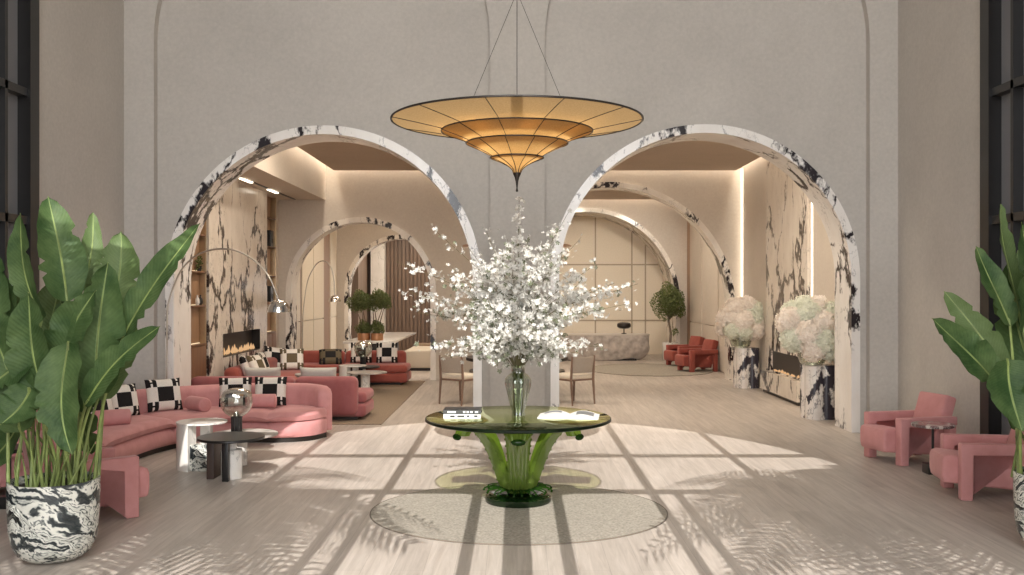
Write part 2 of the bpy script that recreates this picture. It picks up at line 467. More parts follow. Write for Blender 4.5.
# ---- lounge hall behind the arches
D1 = 19.2; HH = 4.17; D2 = 25.3; TOP = 4.75
LA = (-3.12, 1.5, 1.76); RA = (1.86, 2.5, 1.46)
LB = (-3.05, 1.5, 1.76); RB = (1.82, 2.47, 1.5)
m = MB(); m.loft(*arched_wall(HXL, HXR, TOP, [LA, RA]), D1, D1 + .42); struct(m.build('wall_hall_back', hall_m))
for i, (c, r, sp) in enumerate((LA, RA)):
    m = MB(); m.loft(*arch_ring(c, r, r - .11, sp), D1 - .03, D1 + .45); struct(m.build('trim_%d' % (3 + i), hallarch_m))
m = MB(); m.loft(*arched_wall(HXL, HXR, TOP, [LB, RB]), D2, D2 + .4); struct(m.build('wall_far_back', hall_m))
m = MB(); m.loft(*arch_ring(LB[0], LB[1], LB[1] - .11, LB[2]), D2 - .03, D2 + .43); struct(m.build('trim_5', hallarch_m))
m = MB(); m.loft(*arch_ring(RB[0], RB[1], RB[1] - .11, RB[2]), D2 - .03, D2 + 1.55); struct(m.build('trim_6', hallarch_m))
m = MB(); m.box(HXL - .2, HXL, DW + .7, 29, 0, TOP); struct(m.build('wall_hall_left', hall_m))
m = MB(); m.box(HXR, HXR + .2, DW + .7, 29, 0, TOP); struct(m.build('wall_hall_right', hall_m))
m = MB(); m.box(HXL - .2, HXR + .2, DW + .7, 29.2, TOP, TOP + .1); struct(m.build('ceiling_hall', hall_m))
# dropped ceiling panels leave a lit slot along the walls
BX = -3.83
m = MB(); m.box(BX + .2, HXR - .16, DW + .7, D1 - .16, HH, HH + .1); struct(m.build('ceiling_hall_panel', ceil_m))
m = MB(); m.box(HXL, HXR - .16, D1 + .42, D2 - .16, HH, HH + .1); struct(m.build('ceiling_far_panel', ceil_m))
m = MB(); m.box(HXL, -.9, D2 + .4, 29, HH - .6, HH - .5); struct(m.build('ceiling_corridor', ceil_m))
m = MB(); m.box(HXL, BX, DW + .7, D1, 3.6, TOP); struct(m.build('ceiling_bulkhead', hall_m))
# cove strips lying on the panel edges
m = MB()
m.box(BX + .22, HXR - .2, D1 - .24, D1 - .18, HH + .1, HH + .13); m.box(BX + .22, BX + .28, DW + .8, D1 - .3, HH + .1, HH + .13)
m.box(HXR - .24, HXR - .18, DW + .8, D1 - .3, HH + .1, HH + .13); struct(m.build('trim_7', cove_m))
m = MB(); m.box(HXL + .1, HXR - .3, D2 - .24, D2 - .18, HH + .1, HH + .13); struct(m.build('trim_8', cove_m))
# led lines of the right wall
m = MB(); m.box(HXR - .025, HXR - .001, D1 - .08, D1 - .03, 0.02, HH + .05); struct(m.build('trim_9', led_m))
m = MB(); m.box(HXR - .015, HXR - .001, 14.60, 14.64, 0.02, HH + .05); struct(m.build('trim_10', led_m))
# track in the bulkhead soffit with two lit lamps
tl = thing('track_light', 'black ceiling track with two glowing bar lamps above the fireplace', 'track light', (0, 0, 0))
m = MB(); m.box(-4.42, -4.38, 13.2, 19.0, 3.585, 3.6); m.build('track', frame_m, tl)
for y in (15.3, 17.0):
    m = MB(); m.box(-4.43, -4.37, y, y + .6, 3.57, 3.585, .004); m.build('lamp_bar', spot_m, tl)

# panel wall of the right niche, with brass lines
m = MB(); m.box(-.8, 4.5, D2 + 1.55, D2 + 1.65, 0, TOP); w = struct(m.build('wall_niche', panel_m))
m = MB(); yy = D2 + 1.535
for px in (558, 595.5, 632, 645.6):
    x = (px - VX) / F * (D2 + 1.5); m.box(x - .02, x + .02, yy, yy + .016, 0, 4.1)
for py in (264.6, 320.5):
    z = CH - (py - HY) / F * (D2 + 1.5); m.box(-.7, 4.4, yy, yy + .016, z - .02, z + .02)
m.build('trim', line_m, w)
m = MB(); m.box(-.9, -.8, D2 + .4, D2 + 1.65, 0, TOP); struct(m.build('wall_niche_side', hall_m))
# slatted timber wall at the end of the left axis
m = MB(); m.box(HXL, -.9, 28.6, 28.8, 0, TOP)
x = -3.86
while x < -1.0:
    m.box(x, x + .07, 28.54, 28.6, 0, TOP); x += .115
struct(m.build('wall_end', slat_m))
m = MB(); m.box(-4.3, -3.9, 28.2, 28.58, 0, TOP); struct(m.build('pillar_pale', white_m))
m = MB(); m.box(-4.72, -4.4, 26.6, 28.2, 0, TOP); struct(m.build('pillar_dark', slat_m))
# wall panelling of the second hall (left): grooves, timber strip
for i, (y0, y1, mt) in enumerate(((19.75, 20.15, panel_m), (20.2, 20.95, hall_m), (21.15, 22.3, panel_m), (22.35, 23.5, panel_m), (24.35, 25.2, panel_m))):
    m = MB(); m.box(HXL, HXL + .04, y0, y1, 1.12, HH); m.box(HXL, HXL + .04, y0, y1, 0.02, 1.1); struct(m.build('wall_panelling', mt))
m = MB(); m.box(HXL, HXL + .03, 23.55, 24.3, 0, HH); struct(m.build('wall_timber_strip', niche_m))
m = MB(); m.box(HXL, HXL + .02, 20.97, 21.13, 0, HH); struct(m.build('wall_dark_strip', walnut_m))
for y in (19.75, 21.4, 23.3):
    m = MB(); m.box(HXR - .03, HXR, y, y + 1.5, 1.0, HH); m.box(HXR - .03, HXR, y, y + 1.5, 0.02, .98); struct(m.build('wall_panelling', hall_m))
m = MB(); m.box(HXR - .02, HXR - .001, 24.85, 25.28, 0, HH); struct(m.build('wall_panelling', niche_m))

# ---- left fireplace with its panel and the lit shelving on both sides
PXL = HXL + .15
fp = thing('fireplace', 'tall veined marble fireplace panel with long fire slot behind the coral sofas', 'fireplace', (PXL, 16.05, 0))
def lp(m, y0, y1, z0, z1, x0=-.15, x1=0, mi=0, bv=0): m.box(x0, x1, y0 - 16.05, y1 - 16.05, z0, z1, bv, mi=mi)
m = MB(); lp(m, 14.4, 15.08, 0, 3.6); lp(m, 17.25, 17.75, 0, 3.6); lp(m, 15.08, 17.25, 0, .735); lp(m, 15.08, 17.25, 1.108, 3.6); m.build('marble_panel', fire_m, fp)
m = MB(); lp(m, 15.08, 17.25, .735, 1.108, -.149, -.14); m.build('firebox', soot_m, fp)
m = MB()
lp(m, 15.08, 17.25, .735, .75, -.14, 0); lp(m, 15.08, 15.1, .75, 1.1, -.14, .004); lp(m, 17.23, 17.25, .75, 1.1, -.14, .004); m.build('metal_surround', iron_m, fp)
def flames(parent, pts, h0, z, ax):
    for q in range(pts[2]):
        t = (q + .5) / pts[2]; y = pts[0] + (pts[1] - pts[0]) * t + random.uniform(-.03, .03)
        h = h0 * random.uniform(.45, 1.0); m = MB()
        m.lathe([(.001, 0), (.024, h * .18), (.03, h * .32), (.017, h * .62), (.001, h)], (ax + random.uniform(-.02, .02), y, z), 8)
        m.build('flame', flame_m, parent)
flames(fp, (-.9, .95, 17), .17, .752, -.06)
def shelving(name, label, y0, y1, items):
    """timber niche unit: lit shelves above a cupboard"""
    r = thing(name, label, 'shelving', (HXL, (y0 + y1) / 2, 0)); hw = (y1 - y0) / 2
    m = MB(); m.box(0, .02, -hw, hw, .98, 3.58); m.build('back_panel', niche_m, r)
    for s in (-1, 1):
        m = MB(); m.box(.02, .12, s * hw - (.03 if s > 0 else 0), s * hw + (0 if s > 0 else .03), 0, 3.58, .004); m.build('side_panel', brass_m, r)
    for z in (.98, 1.55, 2.05, 2.6, 3.15):
        m = MB(); m.box(.02, .12, -hw + .03, hw - .03, z, z + .025, .003); sh = m.build('shelf', walnut_m, r)
        m = MB(); m.box(.025, .04, -hw + .06, hw - .06, z + .027, z + .037); m.build('light_line', shelfglow_m, sh)
    for k in range(2):
        m = MB(); m.box(.0, .13, -hw + .03 + k * (hw - .03) + .004, -hw + .03 + (k + 1) * (hw - .03) - .004, 0, .975, .004); m.build('door', walnut_m, r)
    return r
shelving('shelving_unit', 'timber niche shelving with copper cupboard doors left of the fireplace', 12.95, 14.38, 0)
shelving('shelving_unit', 'narrow timber niche shelving right of the left fireplace', 17.8, 18.55, 0)
def box_speaker(loc, label):
    r = thing('speaker', label, 'speaker', loc)
    m = MB(); m.box(-.045, .04, -.1, .1, 0, .3, .01); m.build('cabinet', black_m, r)
    m = MB(); m.lathe([(.05, 0), (.04, .01), (.001, .004)], (0, 0, 0), 20, Matrix.Translation((.04, 0, .1)) @ Matrix.Rotation(PI / 2, 4, 'Y')); m.build('cone', iron_m, r)
box_speaker((HXL + .09, 18.2, 2.628), 'black box on the upper shelf right of the fireplace')
box_speaker((HXL + .09, 18.2, 1.578), 'black box on the lower shelf right of the fireplace')
pl = thing('potted_herb', 'small green plant on a lit shelf left of the fireplace', 'plant', (HXL + .075, 14.18, 2.075))
m = MB(); m.lathe([(.03, 0), (.04, .08), (.035, .08)], n=14); m.build('pot', black_m, pl)
m = MB()
for q in range(60): m.ico((random.gauss(0, .012), random.gauss(0, .05), .13 + random.gauss(0, .05)), .014, 1)
m.build('foliage', bush_m, pl)
for k, (y, z) in enumerate(((14.1, 1.578), (14.24, 1.578))):
    o = MB(); o.lathe([(.02, 0), (.035, .03), (.03, .09), (.012, .12), (.015, .15)], n=16)
    tag(o.build('vase', [white_m, black_m][k]), ['small white vase on the shelf above the copper cupboard', 'small black vase on the shelf above the copper cupboard'][k], 'vase').location = (HXL + .075, y, z)

# ---- right fireplace
fr = thing('fireplace', 'marble wall panel with low dark fire slot between the hydrangea pedestals', 'fireplace', (HXR, 16, 0))
def rp(m, y0, y1, z0, z1, x0=-.04, x1=0): m.box(x0, x1, y0 - 16, y1 - 16, z0, z1)
m = MB(); rp(m, 14.75, 15.05, 0, HH); rp(m, 16.85, 17.2, 0, HH); rp(m, 15.05, 16.85, .74, HH); rp(m, 15.05, 16.85, 0, .4); m.build('marble_panel', fire_m, fr)
m = MB(); rp(m, 15.05, 16.85, .4, .74, -.012, -.002); m.build('firebox', soot_m, fr)
m = MB(); rp(m, 14.85, 17.1, .06, .38, -.17, -.04); m.build('hearth', fire_m, fr)
m = MB(); rp(m, 14.9, 17.05, 0, .06, -.13, -.04); m.build('plinth', iron_m, fr)
flames(fr, (-.85, .75, 9), .07, .4, -.04)

# ------------------------------------------------------------------ rugs
def round_rug(name, label, c, rx, ry, mt, h=.008):
    r = thing(name, label, 'rug', (c[0], c[1], 0)); n = 96
    m = MB(); o = [(rx * math.cos(2 * PI * k / n), ry * math.sin(2 * PI * k / n)) for k in range(n)]
    m.prism(o, 0, h, 'z'); m.build('pile', mt, r)
    m = MB(); m.tube([(rx * math.cos(2 * PI * k / n), ry * math.sin(2 * PI * k / n), h * .6) for k in range(n + 1)], .006, 6); m.build('binding', rugedge, r)
round_rug('round_rug', 'oval beige rug under the green crystal table', (.015, 7.82), 1.2, 1.06, rugm)
round_rug('round_rug', 'round pale rug under the two red armchairs far right', (3.0, 21.7), 1.4, 1.7, rugm)
m = MB(); m.box(-4.55, -1.81, 12.82, 18.95, 0, .012, .004); tag(m.build('lounge_rug', brownrug), 'large brown rectangular rug under the lounge sofas', 'rug')

# ------------------------------------------------------------------ centre table
TZ, TD = .725, 8.15
tb = thing('pedestal_table', 'round glass table on a fluted green crystal pedestal on the oval rug', 'table', (.01, TD, .008))
z0 = TZ - .008
m = MB(); R = .787
prof = [(0.001, z0 - .03), (R - .012, z0 - .03), (R, z0 - .024), (R, z0 - .006), (R - .008, z0), (.001, z0)]
m.lathe(prof, n=96, cap=False)
for f in m.bm.faces:
    rr = max(math.hypot(v.co.x, v.co.y) for v in f.verts); mn = min(math.hypot(v.co.x, v.co.y) for v in f.verts)
    f.material_index = 1 if mn > R - .02 else 0
m.build('glass_top', [glass_top, glass_edge], tb)
m = MB(); m.lathe([(.2, 0), (.272, .0), (.28, .012), (.278, .05), (.25, .062), (.1, .066), (.001, .066)], n=64); m.build('base', basecrystal, tb)
# rosette of short leaves above the base
m = MB()
for k in range(26):
    a = 2 * PI * k / 26; L = .2 + .03 * (k % 2)
    rows = []
    for i in range(7):
        t = i / 6; w = .034 * math.sin(PI * min(1, t * .8 + .22)); r0 = .06 + t * L; zz = .066 + .1 * math.sin(t * PI * .62) * (1 - .5 * t) + .006
        rows.append([Vector((r0 * math.cos(a) - s * w * math.sin(a), r0 * math.sin(a) + s * w * math.cos(a), zz - abs(s) * .01)) for s in (-1, -.5, 0, .5, 1)])
    m.grid(rows)
    m.ico((math.cos(a) * (.06 + L), math.sin(a) * (.06 + L), .1), .012, 1)
m.build('rosette', darkcrystal, tb)
# the cactus fins: ribbed blades that flare outward to the top
def fin(a, parent):
    m = MB(); rows = []
    n = 26
    pf = spline([(q * 1.08, zq * (z0 - .045) / .655, 0) for q, zq in ((.10, .085), (.145, .17), (.205, .34), (.265, .475), (.345, .585), (.42, .645), (.48, .64), (.505, .585))], n + 1)
    for i in range(n + 1):
        t = i / n; r0 = pf[i].x - .02; zz = pf[i].y
        w = .07 + .065 * t if t < .75 else .11875 - .16 * (t - .75); row = []
        for j in range(13):
            s = -1 + 2 * j / 12
            rib = .005 * math.cos(s * PI * 6)
            row.append((r0 + .05 * (1 - s * s) * t, s * w, zz, rib))
        rows.append(row)
    th = .028
    def pt(r0, l, zz, rib, off):
        q = r0 + off + (rib if off > 0 else -rib)
        return Vector((q * math.cos(a) - l * math.sin(a), q * math.sin(a) + l * math.cos(a), zz))
    A = [[pt(*q, th / 2) for q in row] for row in rows]; B = [[pt(*q, -th / 2) for q in reversed(row)] for row in rows]
    vs_ = m.grid([ra + rb for ra, rb in zip(A, B)], closed=True); m.bm.faces.new(vs_[0][::-1]); m.bm.faces.new(vs_[-1])
    for s in (-1, 1):
        for i in range(2, n, 2):
            q = rows[i][0 if s < 0 else 12]; p = pt(*q, .012); m.ico(p, .011, 1)
    f = m.build('fin', crystal_m, parent)
    tip = MB(); q = rows[-1][6]; p = pt(*q, 0)
    M_ = Matrix.Translation(p + Vector((math.cos(a) * .01, math.sin(a) * .01, -.012))) @ Matrix.Rotation(a, 4, 'Z')
    tip.ico((0, 0, 0), .04, 2, (.7, 1.5, .7), M=M_); tip.build('fin_tip', darkcrystal, f)
for k in range(6): fin(2 * PI * k / 6 + PI / 2, tb)
m = MB(); m.lathe([(.05, .06), (.045, .3), (.06, .55), (.1, z0 - .032), (.001, z0 - .031)], n=60, lobes=15, amp=.08); m.build('core', crystal_m, tb)

# vase
vs = thing('glass_vase', 'tall ribbed clear glass vase on the green glass table', 'vase', (.01, TD, TZ))
m = MB(); m.lathe([(.055, 0), (.058, .02), (.05, .04), (.068, .1), (.092, .2), (.112, .285), (.108, .325), (.08, .355), (.058, .375), (.055, .42), (.066, .437), (.06, .437), (.05, .42), (.05, .375)], n=80, lobes=20, amp=.03, cap=False); m.build('body', vase_glass, vs)
m = MB(); m.lathe([(.04, .012), (.043, .1), (.047, .3), (.045, .41), (.02, .41)], n=32); m.build('inner_tube', olive_glass, vs)
m = MB()
for k in range(9):
    a = k * 2.4; r = .012 + .02 * (k % 3) / 3
    m.tube([(r * math.cos(a), r * math.sin(a), .02), (r * .7 * math.cos(a + .6), r * .7 * math.sin(a + .6), .25), (.02 * math.cos(a + 1), .02 * math.sin(a + 1), .43)], .0045, 5)
m.build('stems', stalk_m, vs)

# blossom branches
def flower5(bm, c, nrm, r, mi=0):
    u = nrm.orthogonal().normalized(); v = nrm.cross(u); a0 = random.random() * 6.28
    c0 = bm.verts.new(c)
    npt = 5
    for k in range(npt):
        a = a0 + 2 * PI * k / npt
        def q(ang, rr, h): return bm.verts.new(c + (u * math.cos(ang) + v * math.sin(ang)) * rr + nrm * h)
        l = q(a - .5, r * .72, r * .3); tp = q(a, r, r * .38 + random.uniform(-.2, .2) * r); rt = q(a + .5, r * .72, r * .3)
        f = bm.faces.new((c0, l, tp, rt)); f.material_index = mi
bq = thing('blossom_bouquet', 'spreading bouquet of white blossom branches in the ribbed glass vase', 'bouquet', (.01, TD, TZ))
org = Vector((0, 0, .42))
ends = [(402, 262, .1), (414, 292, -.2), (422, 312, .3), (437, 229, -.1), (424, 344, -.1), (446, 356, .3), (455, 268, .3), (470, 247, -.25), (488, 232, .2), (519, 199, 0), (508, 240, -.4),
        (528, 236, .35), (548, 246, -.15), (566, 213, .1), (578, 238, .4), (590, 266, -.25), (610, 283, .2), (632, 284, 0), (626, 303, -.3), (598, 346, .15), (575, 352, -.3), (560, 338, -.55),
        (470, 342, -.5), (485, 300, -.6), (517, 300, -.75), (550, 298, -.6), (535, 330, -.8), (500, 332, -.75), (445, 300, .0), (590, 310, -.1), (460, 320, -.3), (575, 285, .5), (480, 270, .5), (520, 270, .1), (548, 270, -.4), (500, 255, .1)]
for k, (px, py, dd) in enumerate(ends):
    e = P(517 + (px - 517) * 1.05, 300 + (py - 300) * 1.01, TD + dd) - Vector((.01, TD, TZ))
    dvec = e - org; L = dvec.length
    mid = org + dvec * .45 + Vector((0, 0, .14 * L if e.z > .3 else .3 * L)) - Vector((dvec.x, dvec.y, 0)) * .12
    path = spline([org + Vector((0, 0, -.05)), org + (mid - org) * .55 + Vector((0, 0, .02)), mid, e], 22)
    br = MB(); br.tube(path, [.0055 * (1 - .7 * i / 21) for i in range(22)], 5)
    fl = bmesh.new(); tall = (px, py) == (519, 199)
    twigs = 4 if tall else 15
    spots = []; ends_ = []
    for i in range(twigs):
        t0 = random.uniform(.3, .93); p0 = path[int(t0 * 21)]
        dr = Vector((random.gauss(0, 1), random.gauss(0, 1), random.gauss(.25, .8))).normalized()
        dr = (dr + dvec.normalized() * .9).normalized(); l = random.uniform(.06, .2) * (1 - .4 * t0) * (.5 if tall else 1)
        tp = [p0, p0 + dr * l * .5 + Vector((0, 0, .01)), p0 + dr * l]
        br.tube(tp, [.0026, .002, .0012], 4)
        for q in range(6): spots.append(p0 + dr * l * (.25 + .8 * q / 6))
    for q in range(46 if not tall else 120):
        spots.append(path[min(21, int((random.random() ** .8 * .7 + .32) * 21))].copy())
    if tall: spots = [s for s in spots if (s - org).length > .25]
    for sp in spots:
        for rep in range(1 if tall else random.choice((1, 2, 2))):
            c = sp + Vector((random.gauss(0, 1), random.gauss(0, 1), random.gauss(0, 1))) * (.016 if tall else .03)
            nr = Vector((random.gauss(0, 1), random.gauss(-.45, 1), random.gauss(.3, 1))).normalized()
            flower5(fl, c, nr, random.uniform(.015, .033) * (1.1 if tall else 1.12 - .32 * min(1, (sp - org).length / max(.3, L))), 1 if random.random() < .13 else 0)
    b = br.build('branch', twig_m, bq)
    me = bpy.data.meshes.new('blossoms'); fl.to_mesh(me); fl.free(); me.materials.append(blossom_m); me.materials.append(sprig_leaf_m)
    o = bpy.data.objects.new('blossoms', me); COL.objects.link(o); o.parent = b

# books
def closed_book(loc, rz, sx, sy, h, cover, label, marks):
    r = thing('book', label, 'book', loc, rz, 'books stacked on the glass table')
    m = MB(); m.box(-sx / 2 + .004, sx / 2 - .006, -sy / 2 + .004, sy / 2 - .006, .003, h - .003); m.build('pages', paper_m, r)
    m = MB(); m.box(-sx / 2, sx / 2, -sy / 2, sy / 2, 0, .003); m.box(-sx / 2, sx / 2, -sy / 2, sy / 2, h - .003, h); m.box(-sx / 2, sx / 2, -sy / 2, -sy / 2 + .003, 0, h); c = m.build('cover', cover, r)
    m = MB()
    for x0, x1 in marks: m.box(x0, x1, -sy / 2 - .0015, -sy / 2, h * .3, h * .72)
    m.build('spine_print', bookblk_m if cover is paper_m else paper_m, c)
closed_book(P(462, 418, 8.12).to_3d() * 1 and Vector((-.462, 8.12, TZ)), .03, .31, .22, .04, paper_m, 'white spined book at the bottom of the stack on the glass table', [(-.1, -.06), (-.04, .02), (.04, .06), (.1, .13)])
closed_book(Vector((-.458, 8.12, TZ + .04)), -.02, .315, .225, .034, bookblk_m, 'dark covered book on top of the white book', [(-.12, -.05), (.01, .03), (.04, .06), (.07, .09), (.11, .135)])
ob = thing('open_book', 'open picture book lying on the right of the glass table', 'book', (.44, 8.14, TZ), -.12)
for s in (-1, 1):
    m = MB(); rows = []
    for i in range(13):
        t = i / 12; x = s * .255 * t; z = .006 + .034 * math.sin(PI * min(1, t * 1.05)) * (1 - .35 * t) + .002
        rows.append([(x, -.15, z), (x, .15, z)])
    low = [[(p[0], p[1], .001) for p in r] for r in rows]
    ring = [[r[0], r[1], l[1], l[0]] for r, l in zip(rows, low)]
    m.grid(ring, closed=True); m.bm.faces.new([v for v in m.bm.verts[-4:]])
    pg = m.build('pages', paper_m, ob)
    m = MB(); rr = []
    for i in range(3, 11):
        t = i / 12; x = s * .255 * t; z = .006 + .034 * math.sin(PI * min(1, t * 1.05)) * (1 - .35 * t) + .0035
        rr.append([(x, -.1 if s > 0 else .02, z), (x, .11, z)])
    m.grid(rr); m.build('photograph', bookgrey_m, pg)

# ------------------------------------------------------------------ chandelier
ch = thing('chandelier', 'large amber silk lamp of four nested tiers above the glass table', 'chandelier', (.0, TD, 0))
tiers = [(1.06, 3.235, .46, 3.105), (.642, 3.146, .33, 3.02), (.432, 3.045, .19, 2.915), (.226, 2.922, .028, 2.785)]
for k, (R1, zz1, R0, zz0) in enumerate(tiers):
    pr = []
    for i in range(15):
        t = i / 14; r = R0 + (R1 - R0) * t
        ex = .62 if k < 3 else .5
        pr.append((r, zz0 + (zz1 - zz0) * (t ** ex if k == 3 else t ** .8)))
    m = MB(); m.lathe(pr, n=96, cap=False); sh = m.build('shade', shade_m, ch, fix=False)
    m = MB(); m.tube([(R1 * math.cos(2 * PI * q / 96), R1 * math.sin(2 * PI * q / 96), zz1) for q in range(97)], .009 if k == 0 else .006, 6)
    nr = 11
    for q in range(nr):
        a = 2 * PI * (q + .5) / nr + .2
        m.tube([((r + .0) * math.cos(a), r * math.sin(a), z - .003) for r, z in pr], .0032, 5)
    m.build('wire_frame', iron_m, sh)
m = MB(); m.lathe([(.001, 2.63), (.012, 2.64), (.006, 2.665), (.012, 2.72), (.02, 2.755), (.034, 2.785), (.034, 2.795), (.001, 2.8)], n=20); m.build('finial', iron_m, ch)
m = MB(); m.lathe([(.004, 2.78), (.004, 3.32), (.001, 3.33)], n=8); m.build('rod', iron_m, ch)
for a in (PI / 2, PI / 2 + 2 * PI / 3, PI / 2 - 2 * PI / 3):
    ex, ey = .53 * math.cos(a), .53 * math.sin(a)
    m = MB(); m.tube([(ex, ey, 3.14), (0, 0, 4.33)], .0022, 5); m.build('cable', iron_m, ch)
m = MB(); m.tube([(0, 0, 3.3), (0, 0, HL)], .0032, 6); m.lathe([(.02, 4.35), (.03, 4.4), (.02, 4.45)], n=12); m.build('suspension_rod', iron_m, ch)
for q in range(6):
    a = 2 * PI * q / 6 + .3
    m = MB(); m.lathe([(.001, 0), (.03, .02), (.036, .05), (.02, .09), (.001, .1)], (.36 * math.cos(a), .36 * math.sin(a), 3.17), 12); m.build('bulb', bulb_m, ch)
for q in range(4):
    a = 2 * PI * q / 4
    m = MB(); m.lathe([(.001, 0), (.02, .015), (.025, .04), (.012, .07), (.001, .08)], (.14 * math.cos(a), .14 * math.sin(a), 3.0), 12); m.build('bulb', bulb_m, ch)

# ------------------------------------------------------------------ planters with banana plants
def leaf(parent, base, tip, width, bend, roll, mt, fold=.38, droop=.0, side=None):
    base, tip = Vector(base), Vector(tip)
    ax = tip - base; L = ax.length; t = ax.normalized()
    view = Vector((0, -1, .12)).normalized()
    u = t.cross(view)
    if u.length < .05: u = t.orthogonal()
    u.normalize(); nrm = u.cross(t).normalized()
    q = Matrix.Rotation(roll, 3, t); u = q @ u; nrm = q @ nrm
    n, c = 26, 6
    rows = []; ph = random.uniform(0, 6)
    tears = {random.randint(5, n - 4): random.choice((-1, 1)) for _ in range(4)}; sweep = random.uniform(-.09, .09) * L
    for i in range(n + 1):
        s = i / n
        w = width * .5 * (math.sin(PI * min(1, (s * .93 + .05)) ** .82)) ** .62 if 0 < s < 1 else width * .03
        if s == 1: w = width * .02
        b = math.sin(PI * s * .5) ** 2 * bend * L
        cen = base + ax * s + nrm * (b - bend * L * s) * -1 + Vector((0, 0, -droop * L * s * s)) + u * (sweep * math.sin(PI * s))
        row = []
        for j in range(-c, c + 1):
            v = j / c; ww = w * (1 + .05 * math.sin(9 * s + ph) + .025 * math.sin(31 * s + ph * 2 + v))
            if i in tears and tears[i] * v > .3: ww *= .72
            lift = fold * w * (abs(v) ** 1.5) + .035 * width * math.sin(s * 17 + ph + (2 if v > 0 else 0)) * abs(v) + .012 * width * math.sin(s * 47 + ph) * abs(v)
            row.append(cen + u * (ww * v) + nrm * lift + t * (abs(v) * -.05 * width))
        rows.append(row)
    m = MB(); m.grid(rows, uv=True)
    lf = m.build('leaf', mt, parent, angle=80, fix=False)
    m = MB(); m.tube([r[c] - nrm * .002 for r in rows], [.008 * (1 - .8 * i / n) + .001 for i in range(n + 1)], 6); m.build('midrib', stalk_m, lf)
def planter_plant(label, loc, leaves, shoots, flip=1):
    r = thing('potted_banana_plant', label, 'plant', loc)
    H = .535
    pr = [(.001, .0), (.11, .0), (.175, .015), (.225, .05), (.26, .12), (.278, .22), (.284, .36), (.286, H), (.27, H), (.267, H - .06), (.001, H - .06)]
    m = MB(); m.lathe(pr, n=64, cap=False); m.build('pot', panda_m, r)
    m = MB(); m.lathe([(.001, H - .035), (.2, H - .04), (.266, H - .05)], n=40, cap=False); m.build('soil', soil_m, r)
    o = Vector(loc)
    for (bx, by, tx, ty, wpx, dd, bend, roll, mt) in leaves:
        d = loc[1] + dd; B = P(bx, by, d) - o; T = P(tx, ty, d - .12 * (1 if dd <= 0 else -1)) - o
        leaf(r, B, T, wpx / F * d, bend, roll, mt)
        a = random.uniform(0, 6.28); rr = random.uniform(.03, .2)
        s0 = Vector((rr * math.cos(a) + max(-.2, min(.2, B.x * .5)), rr * math.sin(a) * .8, H - .05))
        s0.x = max(-.25, min(.25, s0.x))
        k = MB(); pth = spline([s0, s0 + (B - s0) * .5 + Vector((-.12 * (B.x - s0.x), 0, .04)), B, B + (T - B) * .05], 12)
        k.tube(pth, [.0125 - .0065 * i / 11 for i in range(12)], 7); k.build('stalk', stalk_m, r)
    for q in range(shoots):
        a = random.uniform(0, 6.28); rr = random.uniform(.04, .23); h = random.uniform(.25, .62)
        s0 = Vector((rr * math.cos(a), rr * math.sin(a), H - .05))
        e = s0 + Vector((random.gauss(0, .05) + s0.x * .3, random.gauss(0, .05), h))
        k = MB(); k.tube(spline([s0, (s0 + e) / 2 + Vector((random.gauss(0, .015), 0, 0)), e], 8), [.0105 - .009 * i / 7 for i in range(8)], 6); k.build('stalk', stalk_m, r)
    return r
A_, B_ = leafA, leafB
leftleaves = [(67, 300, 48, 196, 44, .05, .12, .55, A_), (42, 318, 20, 213, 30, .0, .1, -.3, A_), (110, 318, 121, 231, 46, .25, .14, .1, B_), (118, 348, 200, 223, 33, -.1, .06, -.25, A_),
              (82, 290, 93, 212, 22, .3, .1, .4, B_), (0, 345, -2, 255, 34, .1, .1, .3, A_), (48, 400, 28, 292, 50, -.25, .14, -.2, A_), (95, 392, 108, 262, 52, -.1, .12, .35, A_),
              (86, 404, 160, 326, 30, -.25, .08, -.2, A_), (68, 345, 72, 455, 48, -.36, -.12, .1, A_), (62, 372, 96, 290, 44, -.2, .1, -.15, A_), (20, 430, -12, 325, 50, -.2, .12, .1, A_),
              (10, 330, -35, 250, 40, .2, .1, 0, A_), (98, 398, 126, 300, 40, .1, .1, .2, B_), (45, 350, 60, 270, 40, .3, .1, -.2, B_), (30, 330, 8, 285, 30, .3, .1, .3, B_), (85, 410, 60, 300, 46, .15, .1, .3, A_),
              (30, 390, 0, 425, 40, -.3, -.1, .0, A_), (40, 345, -30, 395, 38, -.2, .1, .2, A_), (78, 395, 92, 455, 34, .2, -.1, 0, A_), (20, 420, -25, 470, 36, .1, -.1, .2, A_)]
planter_plant('potted banana plant in banded marble pot beside the long pink sofa', Vector((-3.1, 6.43, 0)), leftleaves, 30)
rightleaves = [(1002, 392, 932, 318, 38, -.1, .12, .25, A_), (1004, 370, 944, 291, 30, .1, .12, -.3, B_), (1010, 325, 976, 246, 28, .05, .1, .2, A_), (1016, 300, 1001, 204, 26, .2, .1, .6, B_),
               (1024, 330, 1022, 222, 40, 0, .1, .3, A_), (1008, 362, 1022, 432, 52, -.3, -.12, 0, A_), (1035, 380, 1018, 250, 46, .15, .1, -.3, A_), (1045, 360, 1080, 240, 44, 0, .1, .2, A_),
               (1060, 390, 1130, 300, 44, -.1, .1, .1, A_), (1040, 420, 1000, 330, 40, .25, .1, .2, A_), (1030, 370, 1060, 450, 46, -.3, -.1, .1, A_), (1020, 430, 1010, 340, 40, .1, .1, .2, A_), (1060, 340, 1050, 210, 40, .2, .1, .2, B_)]
planter_plant('potted banana plant in banded marble pot beside the pink armchairs', Vector((3.74, 6.62, 0)), rightleaves, 24)

